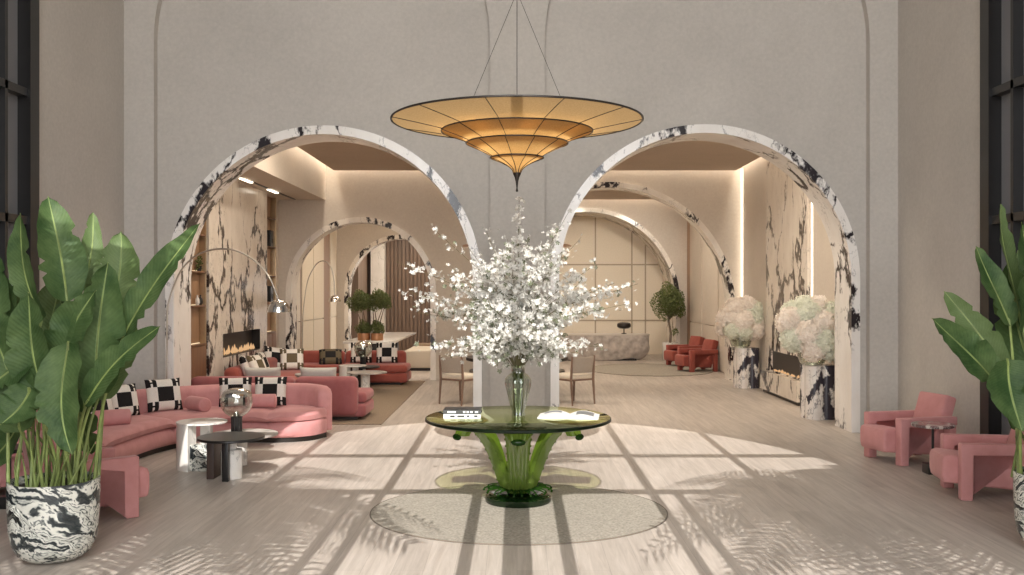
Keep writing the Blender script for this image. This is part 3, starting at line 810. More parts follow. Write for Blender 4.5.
# ------------------------------------------------------------------ armchairs
def armchair(name, label, mt, loc, face, group):
    rz = math.atan2(-face[0], face[1])
    r = thing(name, label, 'armchair', (loc[0], loc[1], 0), rz, group)
    # seat wedge: high rounded front, falling to the rear
    m = MB(); prof = [(.5, .13), (.515, .145), (.525, .2), (.525, .32), (.51, .355), (.47, .372), (.25, .35), (-.14, .265), (-.2, .23), (-.18, .075), (.0, .085)]
    m.prism(prof, -.215, .215, 'x')
    es = [e for e in m.bm.edges if len(e.link_faces) == 2 and e.calc_face_angle(0) > 1.2]
    bmesh.ops.bevel(m.bm, geom=es, offset=.03, segments=4, profile=.5, affect='EDGES'); m.build('seat', mt, r, angle=35)
    m = MB(); M = Matrix.Translation((0, -.13, .17)) @ Matrix.Rotation(math.radians(17), 4, 'X')
    m.box(-.222, .222, -.075, .07, 0, .54, .028, 4, M); m.build('backrest', mt, r, angle=50)
    for s in (-1, 1):
        m = MB(); x0, x1 = (.222, .318) if s > 0 else (-.318, -.222)
        pr = [(.4, 0), (.4, .475), (.39, .485), (-.27, .485), (-.28, .475), (-.28, .395), (.295, .385), (.3, 0)]
        m.prism(pr, x0, x1, 'x')
        es = [e for e in m.bm.edges if len(e.link_faces) == 2 and e.calc_face_angle(0) > 1.0]
        bmesh.ops.bevel(m.bm, geom=es, offset=.012, segments=3, profile=.5, affect='EDGES'); m.build('armrest', mt, r, angle=50)
        m = MB(); m.box(s * .27 - .045, s * .27 + .045, -.27, -.18, .0, .392, .012); m.build('leg', mt, r)
    return r
armchair('armchair', 'pink velvet armchair against the right wall, farther of the pair by the round side table', pink_m, (4.22, 10.19), (-.97, -.25), 'pink armchairs of the lobby')
armchair('armchair', 'pink velvet armchair half hidden by the right banana plant', pink_m, (4.235, 8.45), (-.99, .15), 'pink armchairs of the lobby')
armchair('armchair', 'pink velvet armchair behind the left banded marble pot', pink_m, (-3.5, 7.58), (.75, .66), 'pink armchairs of the lobby')
armchair('armchair', 'pink velvet armchair cut by the left edge behind the black side table', pink_m, (-4.52, 8.62), (.55, -.83), 'pink armchairs of the lobby')
armchair('armchair', 'red armchair beside the hydrangeas, nearer of the far pair', coral_m, (4.07, 21.35), (-.93, -.3), 'red armchairs far right')
armchair('armchair', 'red armchair nearer the potted tree, farther of the far pair', coral_m, (4.06, 22.9), (-.93, -.35), 'red armchairs far right')
def side_table(label, loc, r0, h, topm):
    r = thing('side_table', label, 'side table', (loc[0], loc[1], 0))
    m = MB(); m.lathe([(.001, h - .03), (r0 - .006, h - .03), (r0, h - .024), (r0, h - .006), (r0 - .006, h), (.001, h)], n=48, cap=False); m.build('table_top', topm, r)
    m = MB(); m.lathe([(.012, .1), (.012, h - .03)], n=16); m.build('pole', black_m, r)
    m = MB(); m.box(-.075, .075, -.075, .075, 0, .1, .008); m.build('base', black_m, r)
darkmarble = marble('plum_marble', (.16, .1, .1), (.08, .05, .05), (.6, .55, .5), 6, .06, .15, .48)
side_table('small round dark marble side table between the two right pink armchairs', (4.08, 9.42), .2, .49, darkmarble)
side_table('small round black side table at the left edge beside the potted plant', (-4.2, 7.95), .19, .5, black_m)

# ------------------------------------------------------------------ long curved sofa
BACK = [(-4.8, 9.35), (-4.79, 10.3), (-4.74, 11.05), (-4.5, 11.55), (-4.1, 11.93), (-3.45, 12.27), (-2.8, 12.3), (-2.48, 12.08), (-2.36, 11.85)]
FRONT = [(-4.02, 9.35), (-4.0, 10.0), (-3.95, 10.5), (-3.83, 10.9), (-3.6, 11.15), (-3.22, 11.28), (-2.76, 11.28), (-2.46, 11.45), (-2.33, 11.75)]
sofa = thing('curved_sofa', 'long curved pink velvet sofa sweeping from the left wall to the arch', 'sofa', (-3.6, 10.9, 0))
so = Vector((-3.6, 10.9, 0))
bp = spline([(x, y, 0) for x, y in BACK], 61); fpth = spline([(x, y, 0) for x, y in FRONT], 61)
def seat_module(i0, i1, zlo, zhi, name, mt, inset=0., bulge=.05):
    rows = []
    for i in range(i0, i1 + 1):
        f, b = fpth[i], bp[i]; dv = (b - f); e = min(1.0, min(i - i0, i1 - i) / 1.5); k = .03 * (1 - e)
        sec = [(inset + .02, zlo), (inset, zlo + .03), (inset - .01, (zlo + zhi) / 2), (inset + .005, zhi - .06), (inset + .04, zhi - .015), (inset + .12, zhi), (.85, zhi - .01), (1.0, zhi - .02), (1.0, zlo)]
        rows.append([f + dv * u - so + Vector((0, 0, z - (k * .9 if z > zlo + .05 else 0))) for u, z in sec])
    m = MB(); vs_ = m.grid(rows, closed=True); m.bm.faces.new(vs_[0][::-1]); m.bm.faces.new(vs_[-1]); return m.build(name, mt, sofa, angle=60)
for a, b in ((0, 21), (21, 42), (42, 60)):
    seat_module(a, b, .25, .36, 'seat_cushion', pink_m); seat_module(a, b, .06, .247, 'seat_base', pink_m)
def sweep_back(i0, i1, name):
    rows = []
    for i in range(i0, i1 + 1):
        b = bp[i]; tg = (bp[min(60, i + 1)] - bp[max(0, i - 1)]).normalized(); nr = Vector((-tg.y, tg.x, 0))
        if nr.dot(b - fpth[i]) < 0: nr = -nr
        e = min(1.0, (60 - i) / 5.0); e2 = min(1.0, i / 4.0); k = math.sqrt(max(0, 1 - (1 - min(e, e2)) ** 2)); zt = .06 + .55 * (.72 + .28 * k); th = .1 * (.6 + .4 * k)
        c = Vector((b.x, b.y, 0)) - nr * .0
        sec = []
        for q in range(7):
            a = PI * q / 6; sec.append((-math.cos(a) * th, zt - th * .9 + math.sin(a) * th * .9))
        sec = [(-th * 1.15, .07)] + sec + [(th, .07)]
        rows.append([c - so + nr * o_ + Vector((0, 0, z)) for o_, z in sec])
    m = MB(); vs_ = m.grid(rows, closed=True); m.bm.faces.new(vs_[0][::-1]); m.bm.faces.new(vs_[-1]); m.build(name, pink_m, sofa, angle=60)
sweep_back(0, 21, 'backrest'); sweep_back(21, 60, 'backrest')
m = MB(); rows = []
for i in range(61):
    f, b = fpth[i], bp[i]; dv = b - f
    rows.append([f + dv * u - so + Vector((0, 0, z)) for u, z in ((.05, 0), (.05, .062), (1.0, .062), (1.0, 0))])
vs_ = m.grid(rows, closed=True); m.bm.faces.new(vs_[0][::-1]); m.bm.faces.new(vs_[-1]); m.build('plinth', iron_m, sofa)

# cushions
NP = 18
def hcell(i, j):      # the corner emblem: a bold letter H of woven squares, 5 x 5
    return j in (0, 1, 3, 4) or i == 2
def pat(i, j):
    ci = i if i < 5 else (i - 13 if i > 12 else None); cj = j if j < 5 else (j - 13 if j > 12 else None)
    if ci is not None and cj is not None: return 1 if hcell(ci, cj) else 0
    if 5 <= i <= 12 and 5 <= j <= 12: return 1
    return 0
def cushion(label, loc, rz, tilt, sx=.42, sz=.42, th=.14, mats=None, pattern=True, group=None, roll=0):
    """square cushion standing on its edge; it faces its local -y"""
    m = MB(); n = NP
    for side in (-1, 1):
        rows = []
        for i in range(n + 1):
            v = -1 + 2 * i / n; row = []
            for j in range(n + 1):
                u = -1 + 2 * j / n
                h = th / 2 * (max(0, (1 - u ** 4)) * max(0, (1 - v ** 4))) ** .5
                pin = 1 - .05 * (1 - abs(v) ** 2) * abs(u) ** 3; pin2 = 1 - .05 * (1 - abs(u) ** 2) * abs(v) ** 3
                row.append(Vector((u * sx / 2 * pin, side * h, (v * pin2 + 1) * sz / 2)))
            rows.append(row)
        v_ = m.grid(rows)
        if pattern:
            fs = m.bm.faces[:] if side == -1 else m.bm.faces[n * n:]
            m.bm.faces.ensure_lookup_table()
            for q in range(n * n):
                m.bm.faces[(0 if side == -1 else n * n) + q].material_index = pat(q // n, q % n)
    bmesh.ops.remove_doubles(m.bm, verts=m.bm.verts[:], dist=.0005)
    o = m.build('cushion', mats or [wht_m, blk_m], angle=60)
    o.rotation_euler = (tilt, roll, rz); o.location = loc
    return tag(o, label, 'cushion', group)
def bolster(label, loc, rz, L=.36, r=.085, mt=None, group='pink bolsters on the curved sofa'):
    m = MB(); pr = [(.001, -L / 2), (r - .02, -L / 2), (r - .004, -L / 2 + .006), (r, -L / 2 + .025), (r, L / 2 - .025), (r - .004, L / 2 - .006), (r - .02, L / 2), (.001, L / 2)]
    m.lathe(pr, n=32, cap=False, M=Matrix.Rotation(PI / 2, 4, 'Y'))
    o = m.build('bolster', mt or pink_m, angle=60); o.location = loc; o.rotation_euler = (0, 0, rz)
    return tag(o, label, 'cushion', group)
SC = 'black and white cushions on the curved pink sofa'
ST = .352
def on_seat(px, t_back, z=ST):
    """spot on the curved seat in the column px, a share t of the way to the back"""
    best = min(range(61), key=lambda i: abs(VX + F * (fpth[i] + (bp[i] - fpth[i]) * t_back).x / (fpth[i] + (bp[i] - fpth[i]) * t_back).y - px))
    c = fpth[best] + (bp[best] - fpth[best]) * t_back; dv = (bp[best] - fpth[best])
    return Vector((c.x, c.y, z)), math.atan2(dv.y, dv.x) - PI / 2
for px, lab, s in ((100, 'black and white cushion nearest the banana plant, behind the first bolster', .40), (124, 'black and white cushion second from the banana plant on the curved sofa', .41), (164, 'black and white cushion alone between the first and second pink bolsters', .43),
                   (236, 'black and white cushion behind the glass globe lamp', .40), (272, 'black and white cushion near the right end of the curved sofa', .40)):
    c, rz = on_seat(px, .70); cushion(lab, c, rz, math.radians(-16), s, s * .92, .14, group=SC)
c, rz = on_seat(114, .42, ST + .085); bolster('pink velvet bolster lying nearest the banana plant', c, .55)
c, rz = on_seat(197, .45, ST + .085); bolster('pink velvet bolster left of the glass globe lamp', c, -.75)
c, rz = on_seat(259, .5, ST + .085); bolster('pink velvet bolster right of the glass globe lamp', c, .1)

# ------------------------------------------------------------------ straight low sofas of the lounge
def low_sofa(label, loc, rz, W, mt, split=None, group=None):
    """faces local -y, origin at the middle of its rear edge"""
    r = thing('low_sofa', label, 'sofa', (loc[0], loc[1], .012), rz, group)
    m = MB(); m.box(-W / 2 - .1, W / 2 + .1, -.92, -.1, .04, .22, .05, 4); m.build('seat_base', mt, r, angle=50)
    m = MB(); m.box(-W / 2 + .02, W / 2 - .02, -.84, -.14, 0, .045); m.build('plinth', iron_m, r)
    xs = [-W / 2 - .1, W / 2 + .1] if split is None else [-W / 2 - .1, split, W / 2 + .1]
    for a, b in zip(xs, xs[1:]):
        m = MB(); m.box(a + .003, b - .003, -.93, -.18, .222, .37, .055, 4); m.build('seat_cushion', mt, r, angle=50)
    xs = [-W / 2, W / 2] if split is None else [-W / 2, split, W / 2]
    for a, b in zip(xs, xs[1:]):
        m = MB(); m.box(a + .006, b - .006, -.24, 0, .06, .6, .085, 5); m.build('backrest', mt, r, angle=50)
    return r
low_sofa('rose velvet sofa seen from behind, straight back toward the curved sofa', (-3.33, 13.08), PI, 2.3, rose_m, split=-.28)
low_sofa('coral sofa against the far wall, facing the room below the second arch', (-3.27, 18.98), 0, 2.2, coral_m, split=-.1)
low_sofa('coral sofa along the left wall under the fire slot', (-4.48, 15.85), PI / 2, 2.5, coral_m, split=.1)
cushion('pale grey cushion left of the goblet table, above the rose sofa back', (-3.56, 13.50, .392), PI, math.radians(-14), .52, .34, .15, [grey_m], False, 'grey cushions on the rose sofa')
cushion('pale grey cushion right of the goblet table, above the rose sofa back', (-2.78, 13.50, .392), PI, math.radians(-14), .52, .34, .15, [grey_m], False, 'grey cushions on the rose sofa')
g = 'patterned cushions on the coral sofas'
cushion('black and white cushion at the left on the far coral sofa beside the lamp', (-3.02, 18.58, .39), 0, math.radians(-12), .42, .40, .13, group=g)
cushion('black and white cushion right of the lamp on the far coral sofa', (-2.52, 18.58, .39), 0.05, math.radians(-12), .42, .40, .13, group=g)
olive_m = fabric('olive_weave', (.13, .1, .06))
cushion('black and white cushion at the far end of the left coral sofa', (-4.28, 17.0, .39), .5, math.radians(-20), .44, .42, .13, group=g, roll=.15)
cushion('olive and white cushion at the far end of the left coral sofa', (-3.98, 16.98, .39), .25, math.radians(-25), .42, .40, .13, [wht_m, olive_m], True, g)
cushion('dark olive cushion lying on the seat of the far coral sofa', (-3.55, 18.28, .39), .2, math.radians(-50), .44, .4, .14, [olive_m, blk_m], True, g)
cushion('black and white cushion nearest the shelving on the left coral sofa', (-4.17, 15.0, .39), PI / 2 + .3, math.radians(-20), .44, .42, .13, group=g)
cushion('cream cushion with olive edge on the left coral sofa', (-4.1, 15.45, .39), PI / 2 - .25, math.radians(-24), .42, .4, .13, [wht_m, olive_m], True, g)
cushion('black and white cushion farther along the left coral sofa', (-4.17, 16.0, .39), PI / 2, math.radians(-20), .42, .4, .13, group=g)
gt = thing('goblet_table', 'small grey goblet shaped table behind the rose sofa', 'side table', (-3.17, 14.35, .012))
m = MB(); m.lathe([(.001, .5), (.14, .5), (.15, .51), (.15, .53), (.14, .54), (.001, .54)], n=32, cap=False); m.build('table_top', stone_m, gt)
m = MB(); m.lathe([(.13, 0), (.12, .02), (.03, .06), (.022, .3), (.05, .42), (.12, .5)], n=28); m.build('stem', stone_m, gt)

# ------------------------------------------------------------------ coffee table clusters and their lamps
def disc(m, r, z0, z1, c=(0, 0), n=64, b=.004): m.lathe([(.001, z0), (r - b, z0), (r, z0 + b), (r, z1 - b), (r - b, z1), (.001, z1)], (c[0], c[1], 0), n, cap=False)
def sector(m, r, a0, a1, z0, z1, ri=0, n=20):
    o = [(r * math.cos(a0 + (a1 - a0) * k / n), r * math.sin(a0 + (a1 - a0) * k / n)) for k in range(n + 1)]
    i_ = [(ri * math.cos(a1 - (a1 - a0) * k / n), ri * math.sin(a1 - (a1 - a0) * k / n)) for k in range(n + 1)] if ri else [(0, 0)]
    m.prism(o + i_, z0, z1, 'z')
def white_table(label, x, y, zf, group, h=.475):
    r = thing('coffee_table', label, 'coffee table', (x, y, zf), 0, group)
    m = MB(); disc(m, .25, h - .02, h); m.build('table_top', white_m, r)
    m = MB(); sector(m, .245, math.radians(172), math.radians(255), 0, h - .02, .1); m.build('curved_leg', white_m, r)
    m = MB(); m.box(-.07, .15, -.2, .06, 0, .26, .006); m.build('block_leg', panda_m, r)
    m = MB(); m.box(0, .1, -.06, .04, .26, h - .02, .006); m.build('post', white_m, r)
    return r
def black_table(label, x, y, zf, group, h=.40):
    r = thing('coffee_table', label, 'coffee table', (x, y, zf), 0, group)
    m = MB(); disc(m, .315, h - .025, h); m.build('table_top', black_m, r)
    m = MB(); m.box(-.03, .03, -.2, -.13, 0, h - .025, .005); m.build('bar_leg', black_m, r)
    m = MB(); m.lathe([(.1, 0), (.1, h - .13), (.095, h - .125), (.05, h - .12), (.05, h - .025)], (.005, .0, 0), 36); m.build('drum_leg', white_m, r)
    m = MB(); m.box(-.21, -.14, -.08, .16, 0, h - .025, .005); m.build('slab_leg', umber_m, r)
    return r
def stone_table(label, x, y, zf, group, h=.30):
    r = thing('coffee_table', label, 'coffee table', (x, y, zf), 0, group)
    m = MB(); disc(m, .35, h - .022, h); m.build('table_top', stone_m, r)
    m = MB(); m.lathe([(.08, 0), (.08, h - .022)], (.0, -.16, 0), 32); m.build('drum_leg', white_m, r)
    m = MB(); m.box(-.16, -.08, 0, .2, 0, h - .022, .005); m.build('slab_leg', iron_m, r)
    return r
def globe_lamp(label, x, y, z, group='glass globe table lamps'):
    r = thing('table_lamp', label, 'lamp', (x, y, z), 0, group)
    m = MB(); m.lathe([(.062, 0), (.062, .01), (.055, .016), (.055, .15), (.058, .16), (.058, .17), (.03, .175)], n=72, lobes=18, amp=.035); m.build('fluted_base', black_m, r)
    pr = []
    for i in range(19):
        a = -PI / 2 + .36 + (PI * .5 + .02) * i / 18; pr.append((.165 * math.cos(a), .325 + .165 * math.sin(a)))
    m = MB(); m.lathe(pr, n=48, cap=False); m.build('glass_bowl', vase_glass, r)
    m = MB(); m.lathe([(.156, .384), (.152, .41), (.13, .436), (.09, .456), (.04, .468), (.001, .47)], n=72, cap=False, lobes=24, amp=.012); m.build('reflector', steel_m, r)
    m = MB(); m.lathe([(.03, .175), (.03, .2), (.02, .22), (.001, .225)], n=20); m.build('lamp_socket', steel_m, r)
    return r
cg = 'coffee tables in front of the curved sofa'
white_table('round white coffee table with black and white marble block leg', -3.19, 9.72, 0, cg)
black_table('round black coffee table in front of the globe lamp', -2.74, 9.2, 0, cg)
stone_table('low round grey stone coffee table under the globe lamp', -2.86, 10.05, 0, cg)
globe_lamp('glass globe lamp on fluted black base before the curved sofa', -2.95, 10.1, .30)
cg2 = 'coffee tables between the lounge sofas'
white_table('round white coffee table among the coral sofas', -2.95, 17.25, .012, cg2, .44)
stone_table('round grey stone coffee table before the far coral sofa', -2.62, 16.75, .012, cg2, .36)
black_table('small black coffee table supporting the distant globe lamp', -2.85, 17.72, .012, cg2, .38)
globe_lamp('distant glass globe lamp before the far coral sofa', -2.84, 17.72, .392)

# ------------------------------------------------------------------ arc floor lamps
def arc_lamp(name, label, pts, d, base, r, dome, mt, group):
    W = [P(x, y, d) for x, y in pts]; b = Vector(base)
    root = thing(name, label, 'floor lamp', b, 0, group)
    m = MB(); m.lathe([(.07, 0), (.07, .04), (.06, .05), (.001, .05)], n=32); m.build('base', black_m, root)
    path = spline([Vector((0, 0, .04)), Vector((0, 0, .7))] + [w - b for w in W], 60)
    m = MB(); m.tube(path, r, 10); m.build('arc_pole', mt, root)
    e = W[-1] - b
    pr = [(.001, 0.02), (dome * .2, .015), (dome * .4, 0)]
    for i in range(1, 9):
        a = PI / 2 * i / 8; pr.append((dome * (.4 + .6 * math.sin(a)), -dome * .95 * (1 - math.cos(a))))
    m = MB(); m.lathe(pr, tuple(e), 40, cap=False); dm = m.build('dome_shade', steel_m, root)
    m = MB(); m.ico((e.x, e.y, e.z - dome * .62), dome * .34, 2); m.build('bulb', bulb_m, dm)
arc_lamp('arc_lamp', 'tall satin metal arc lamp with chrome dome curving over the curved pink sofa', [(167, 325), (168, 305), (175, 283), (184, 266.5), (199, 254), (218, 249), (237, 251), (256, 261.5), (269, 277), (276, 293), (278.5, 301)], 11.93,
         ((166.5 - VX) / F * 11.93, 11.93, 0), .011, .145, arcpole_m, 'arc lamps')
arc_lamp('arc_lamp', 'slim distant arc lamp beside the far coral sofa', [(303, 318), (304.5, 300), (308, 280), (315, 266), (322, 261), (329, 264), (333.5, 276), (334.5, 296)], 19.14 - .06,
         ((302.5 - VX) / F * 19.08, 19.08, .0), .01, .12, arcpole_m, 'arc lamps')

# ------------------------------------------------------------------ dining group behind the central pillar
dt = thing('round_table', 'dark round two-tier table half hidden behind the central pillar', 'table', (0, 16.1, 0))
m = MB(); disc(m, .86, .63, .68); m.build('table_top', black_m, dt)
m = MB(); disc(m, .80, .42, .46); m.build('lower_tier', black_m, dt)
m = MB(); m.lathe([(.3, 0), (.3, .02), (.09, .06), (.09, .63)], n=32); m.build('pedestal', black_m, dt)
def dining_chair(label, loc, rz):
    """faces local +y"""
    r = thing('dining_chair', label, 'chair', (loc[0], loc[1], 0), rz, 'upholstered chairs behind the pillar')
    m = MB(); m.box(-.235, .235, -.23, .25, .385, .475, .04, 4); m.build('seat', cream_m, r, angle=50)
    m = MB(); m.box(-.24, .24, -.235, .245, .375, .405, .006); m.build('seat_rail', lightwood_m, r)
    m = MB(); rows = []
    for side in (0, 1):
        pass
    for i in range(9):
        z = .50 + .25 * i / 8; row = []
        for j in range(9):
            u = -1 + j / 4; row.append(Vector((u * .21, -.225 - .05 * (1 - u * u) - .05 * i / 8, z)))
        rows.append(row)
    ring = [a + [p + Vector((0, .035, 0)) for p in reversed(a)] for a in rows]
    vs_ = m.grid(ring, closed=True); m.bm.faces.new(vs_[0][::-1]); m.bm.faces.new(vs_[-1]); m.build('backrest', chairback_m, r, angle=60)
    for s in (-1, 1):
        m = MB(); m.tube([(s * .225, -.27, 0), (s * .225, -.235, .4), (s * .225, -.265, .77)], [.014, .021, .016], 8); m.build('leg', lightwood_m, r)
        m = MB(); m.tube([(s * .225, .25, 0), (s * .225, .235, .4)], [.014, .021], 8); m.build('leg', lightwood_m, r)
    return r
dining_chair('cream dining chair left of the central pillar', (-.885, 15.25), math.radians(-36))
dining_chair('cream dining chair right of the central pillar', (.885, 15.25), math.radians(36))
dl = thing('disc_pendant', 'wide flat copper pendant lamp half hidden behind the central pillar', 'pendant lamp', (0, 16.1, 0))
m = MB(); m.lathe([(.001, 2.60), (.3, 2.59), (.9, 2.53), (.92, 2.535), (.9, 2.55), (.3, 2.62), (.001, 2.63)], n=64, cap=False); m.build('shade', copper_m, dl)
m = MB(); m.tube([(0, 0, 2.6), (0, 0, HH)], .006, 6); m.build('cable', iron_m, dl)

# ------------------------------------------------------------------ right hall: hydrangea pedestals
def pedestal(label, loc, h, r=.27):
    m = MB(); q = r * .54
    for a in range(4):
        c_, s_ = math.cos(a * PI / 2 + PI / 4) * q * .9, math.sin(a * PI / 2 + PI / 4) * q * .9
        m.lathe([(.001, 0), (q, 0), (q, h - .012 - a * .0004), (q - .012, h - a * .0004), (.001, h - a * .0004)], (c_, s_, 0), 40, cap=False)
    o = tag(m.build('pedestal', ped_m), label, 'pedestal', 'veined marble pedestals'); o.location = loc; o.rotation_euler.z = .1
    return o
pedestal('lobed marble pedestal at the far side of the right fireplace', (4.24, 17.75, 0), .74, .24)
pedestal('lobed marble pedestal nearest the right arch', (4.24, 13.52, 0), .75, .25)
def hydrangeas(lv, lb, loc, heads, seed):
    random.seed(seed)
    v = thing('glass_bowl', lv, 'vase', loc, 0, 'glass bowls of hydrangeas')
    m = MB(); m.lathe([(.001, 0), (.12, 0), (.17, .03), (.2, .12), (.19, .2), (.18, .2), (.19, .12), (.16, .035), (.001, .012)], n=40, cap=False); m.build('bowl', vase_glass, v)
    m = MB()
    for q in range(12):
        a = q * 2.4; m.tube([(.03 * math.cos(a), .03 * math.sin(a), .02), (.12 * math.cos(a), .12 * math.sin(a), .3)], .007, 5)
    m.build('stems', stalk_m, v)
    b = thing('hydrangea_bouquet', lb, 'bouquet', (loc[0], loc[1], loc[2] + .02), 0, 'hydrangea bouquets')
    for (x, y, z, r, g) in heads:
        bm = bmesh.new(); n = int(210 * (r / .17) ** 2)
        for q in range(n):
            zz = 1 - 2 * (q + .5) / n; rr = math.sqrt(1 - zz * zz); a = q * 2.399963
            nr = Vector((rr * math.cos(a), rr * math.sin(a), zz)); jit = random.uniform(.9, 1.1)
            flower5(bm, Vector((x, y, z)) + nr * r * jit * .95, (nr + Vector((random.gauss(0, .25), random.gauss(0, .25), random.gauss(0, .25)))).normalized(), r * .2)
        res = bmesh.ops.create_icosphere(bm, subdivisions=3, radius=r * .86, matrix=Matrix.Translation((x, y, z)))
        me = bpy.data.meshes.new('flower_head'); bm.to_mesh(me); bm.free(); me.materials.append(hyd_green if g else hyd_pink)
        o = bpy.data.objects.new('flower_head', me); COL.objects.link(o); o.parent = b
        if g: o['label'] = 'pale green hydrangea head'
h1 = [(-.26, -.1, .52, .22, 0), (-.02, -.22, .46, .22, 0), (.2, -.12, .5, .2, 1), (-.1, .0, .72, .2, 0), (.14, .05, .74, .2, 0), (.32, .0, .68, .17, 1), (-.34, .0, .36, .17, 0), (-.22, -.25, .33, .16, 1), (.02, -.3, .3, .15, 1), (.24, -.22, .32, .17, 0), (.02, .2, .55, .25, 0), (.36, -.1, .42, .15, 0)]
hydrangeas('glass bowl on the far marble pedestal', 'blush and green hydrangeas on the far marble pedestal', Vector((4.12, 17.7, .74)), [(x * .84, y * .9, z * .96, r * 1.04, g) for x, y, z, r, g in h1], 3)
h2 = [(-.38, -.05, .62, .2, 0), (-.12, -.1, .72, .19, 1), (.1, .05, .82, .18, 0), (.12, -.2, .58, .2, 0), (-.14, -.25, .45, .2, 0), (-.36, -.15, .38, .18, 1), (.08, -.3, .36, .19, 1), (.36, -.1, .7, .2, 1), (.36, -.2, .46, .18, 0), (-.08, -.3, .22, .16, 0), (.0, .15, .6, .28, 0), (.24, -.24, .22, .15, 1), (-.3, .1, .75, .17, 1), (-.12, .05, .86, .15, 1)]
hydrangeas('glass bowl on the near marble pedestal', 'blush and green hydrangeas on the pedestal nearest the right arch', Vector((4.15, 13.5, .75)), [(x * .8, y * .9, z * .93, r * 1.02, g) for x, y, z, r, g in h2], 5)

# reception desk: a boulder-like stone counter
dk = thing('reception_desk', 'long rough stone reception desk before the cream panelled niche', 'desk', (1.95, 24.75, 0))
random.seed(11)
def desk_rows(z0, z1, steps, flare):
    rows = []
    for i in range(steps + 1):
        t = i / steps; z = z0 + (z1 - z0) * t; row = []
        for k in range(64):
            a = 2 * PI * k / 64; c, s = math.cos(a), math.sin(a)
            ex = abs(c) ** .45 * (1 if c > 0 else -1); ey = abs(s) ** .6 * (1 if s > 0 else -1)
            base = .84 + .16 * min(1, t * 2.2) ** .6 + .03 * math.sin(3.1 * a + 5 * t) * (1 - t)
            row.append(Vector((1.45 * ex * base, .42 * ey * base, z + (.03 * math.sin(5 * a) * (1 - t)))))
        rows.append(row)
    return rows
m = MB(); vs_ = m.grid(desk_rows(.04, .64, 10, 1), closed=True); m.bm.faces.new(vs_[0][::-1]); m.bm.faces.new(vs_[-1]); m.build('body', stone_m, dk, angle=50)
m = MB(); vs_ = m.grid([[Vector((p.x * 1.01, p.y * 1.01, .642 + .028 * k)) for p in desk_rows(.64, .66, 1, 1)[1]] for k in (0, 1)], closed=True); m.bm.faces.new(vs_[0][::-1]); m.bm.faces.new(vs_[-1]); m.build('counter_top', desktop_m, dk)
m = MB(); m.box(-1.1, 1.1, -.28, .28, 0, .045); m.build('plinth', iron_m, dk)
ml = thing('mushroom_lamp', 'small dark mushroom lamp on the reception desk', 'lamp', ((624 - VX) / F * 24.75, 24.75, .67))
m = MB(); m.lathe([(.07, 0), (.07, .012), (.015, .03), (.015, .16)], n=20); m.build('stem', iron_m, ml)
m = MB(); m.lathe([(.001, .13), (.12, .14), (.175, .18), (.18, .23), (.16, .275), (.1, .295), (.001, .3)], n=32, cap=False); m.build('shade', iron_m, ml)

# ------------------------------------------------------------------ potted trees
def leafball(m, c, r, n, sc=(1, 1, 1), ls=.035):
    for q in range(n):
        v = Vector((random.gauss(0, 1), random.gauss(0, 1), random.gauss(0, 1))).normalized() * (random.random() ** .45)
        v = v * (1 + .16 * math.sin(5 * v.x + 3 * v.z) * 1)
        p = Vector(c) + Vector((v.x * r * sc[0], v.y * r * sc[1], v.z * r * sc[2]))
        nr = (v.normalized() + Vector((random.gauss(0, .6), random.gauss(0, .6), random.gauss(0, .6)))).normalized()
        u = nr.orthogonal().normalized(); w = nr.cross(u); a = random.random() * 6.28
        d1 = u * math.cos(a) + w * math.sin(a); d2 = nr.cross(d1); l = ls * random.uniform(.6, 1.3)
        bm = m.bm
        vv = [bm.verts.new(p - d1 * l), bm.verts.new(p + d2 * l * .4), bm.verts.new(p + d1 * l), bm.verts.new(p - d2 * l * .4)]
        bm.faces.new(vv)
tr = thing('potted_tree', 'round topped tree in a white pot right of the reception desk', 'tree', (3.92, 24.6, 0))
m = MB(); m.lathe([(.001, 0), (.17, 0), (.185, .02), (.2, .46), (.185, .46), (.18, .42), (.001, .42)], n=36, cap=False); m.build('pot', white_m, tr)
m = MB(); m.lathe([(.001, .425), (.18, .422)], n=24, cap=False); m.build('soil', soil_m, tr)
m = MB(); m.tube([(0, 0, .42), (.02, 0, .7), (-.03, .02, 1.0), (.0, 0, 1.4)], [.035, .03, .028, .02], 8)
for q in range(6): a = q * 1.05; m.tube([(0, 0, 1.05), (.18 * math.cos(a), .18 * math.sin(a), 1.3), (.28 * math.cos(a), .28 * math.sin(a), 1.5)], [.014, .01, .006], 6)
m.build('trunk', trunk_m, tr)
m = MB(); leafball(m, (0, 0, 1.5), .47, 5200, (.95, .95, 1), .034); leafball(m, (.1, -.05, .75), .12, 80); m.build('crown', bush_m, tr, fix=False)
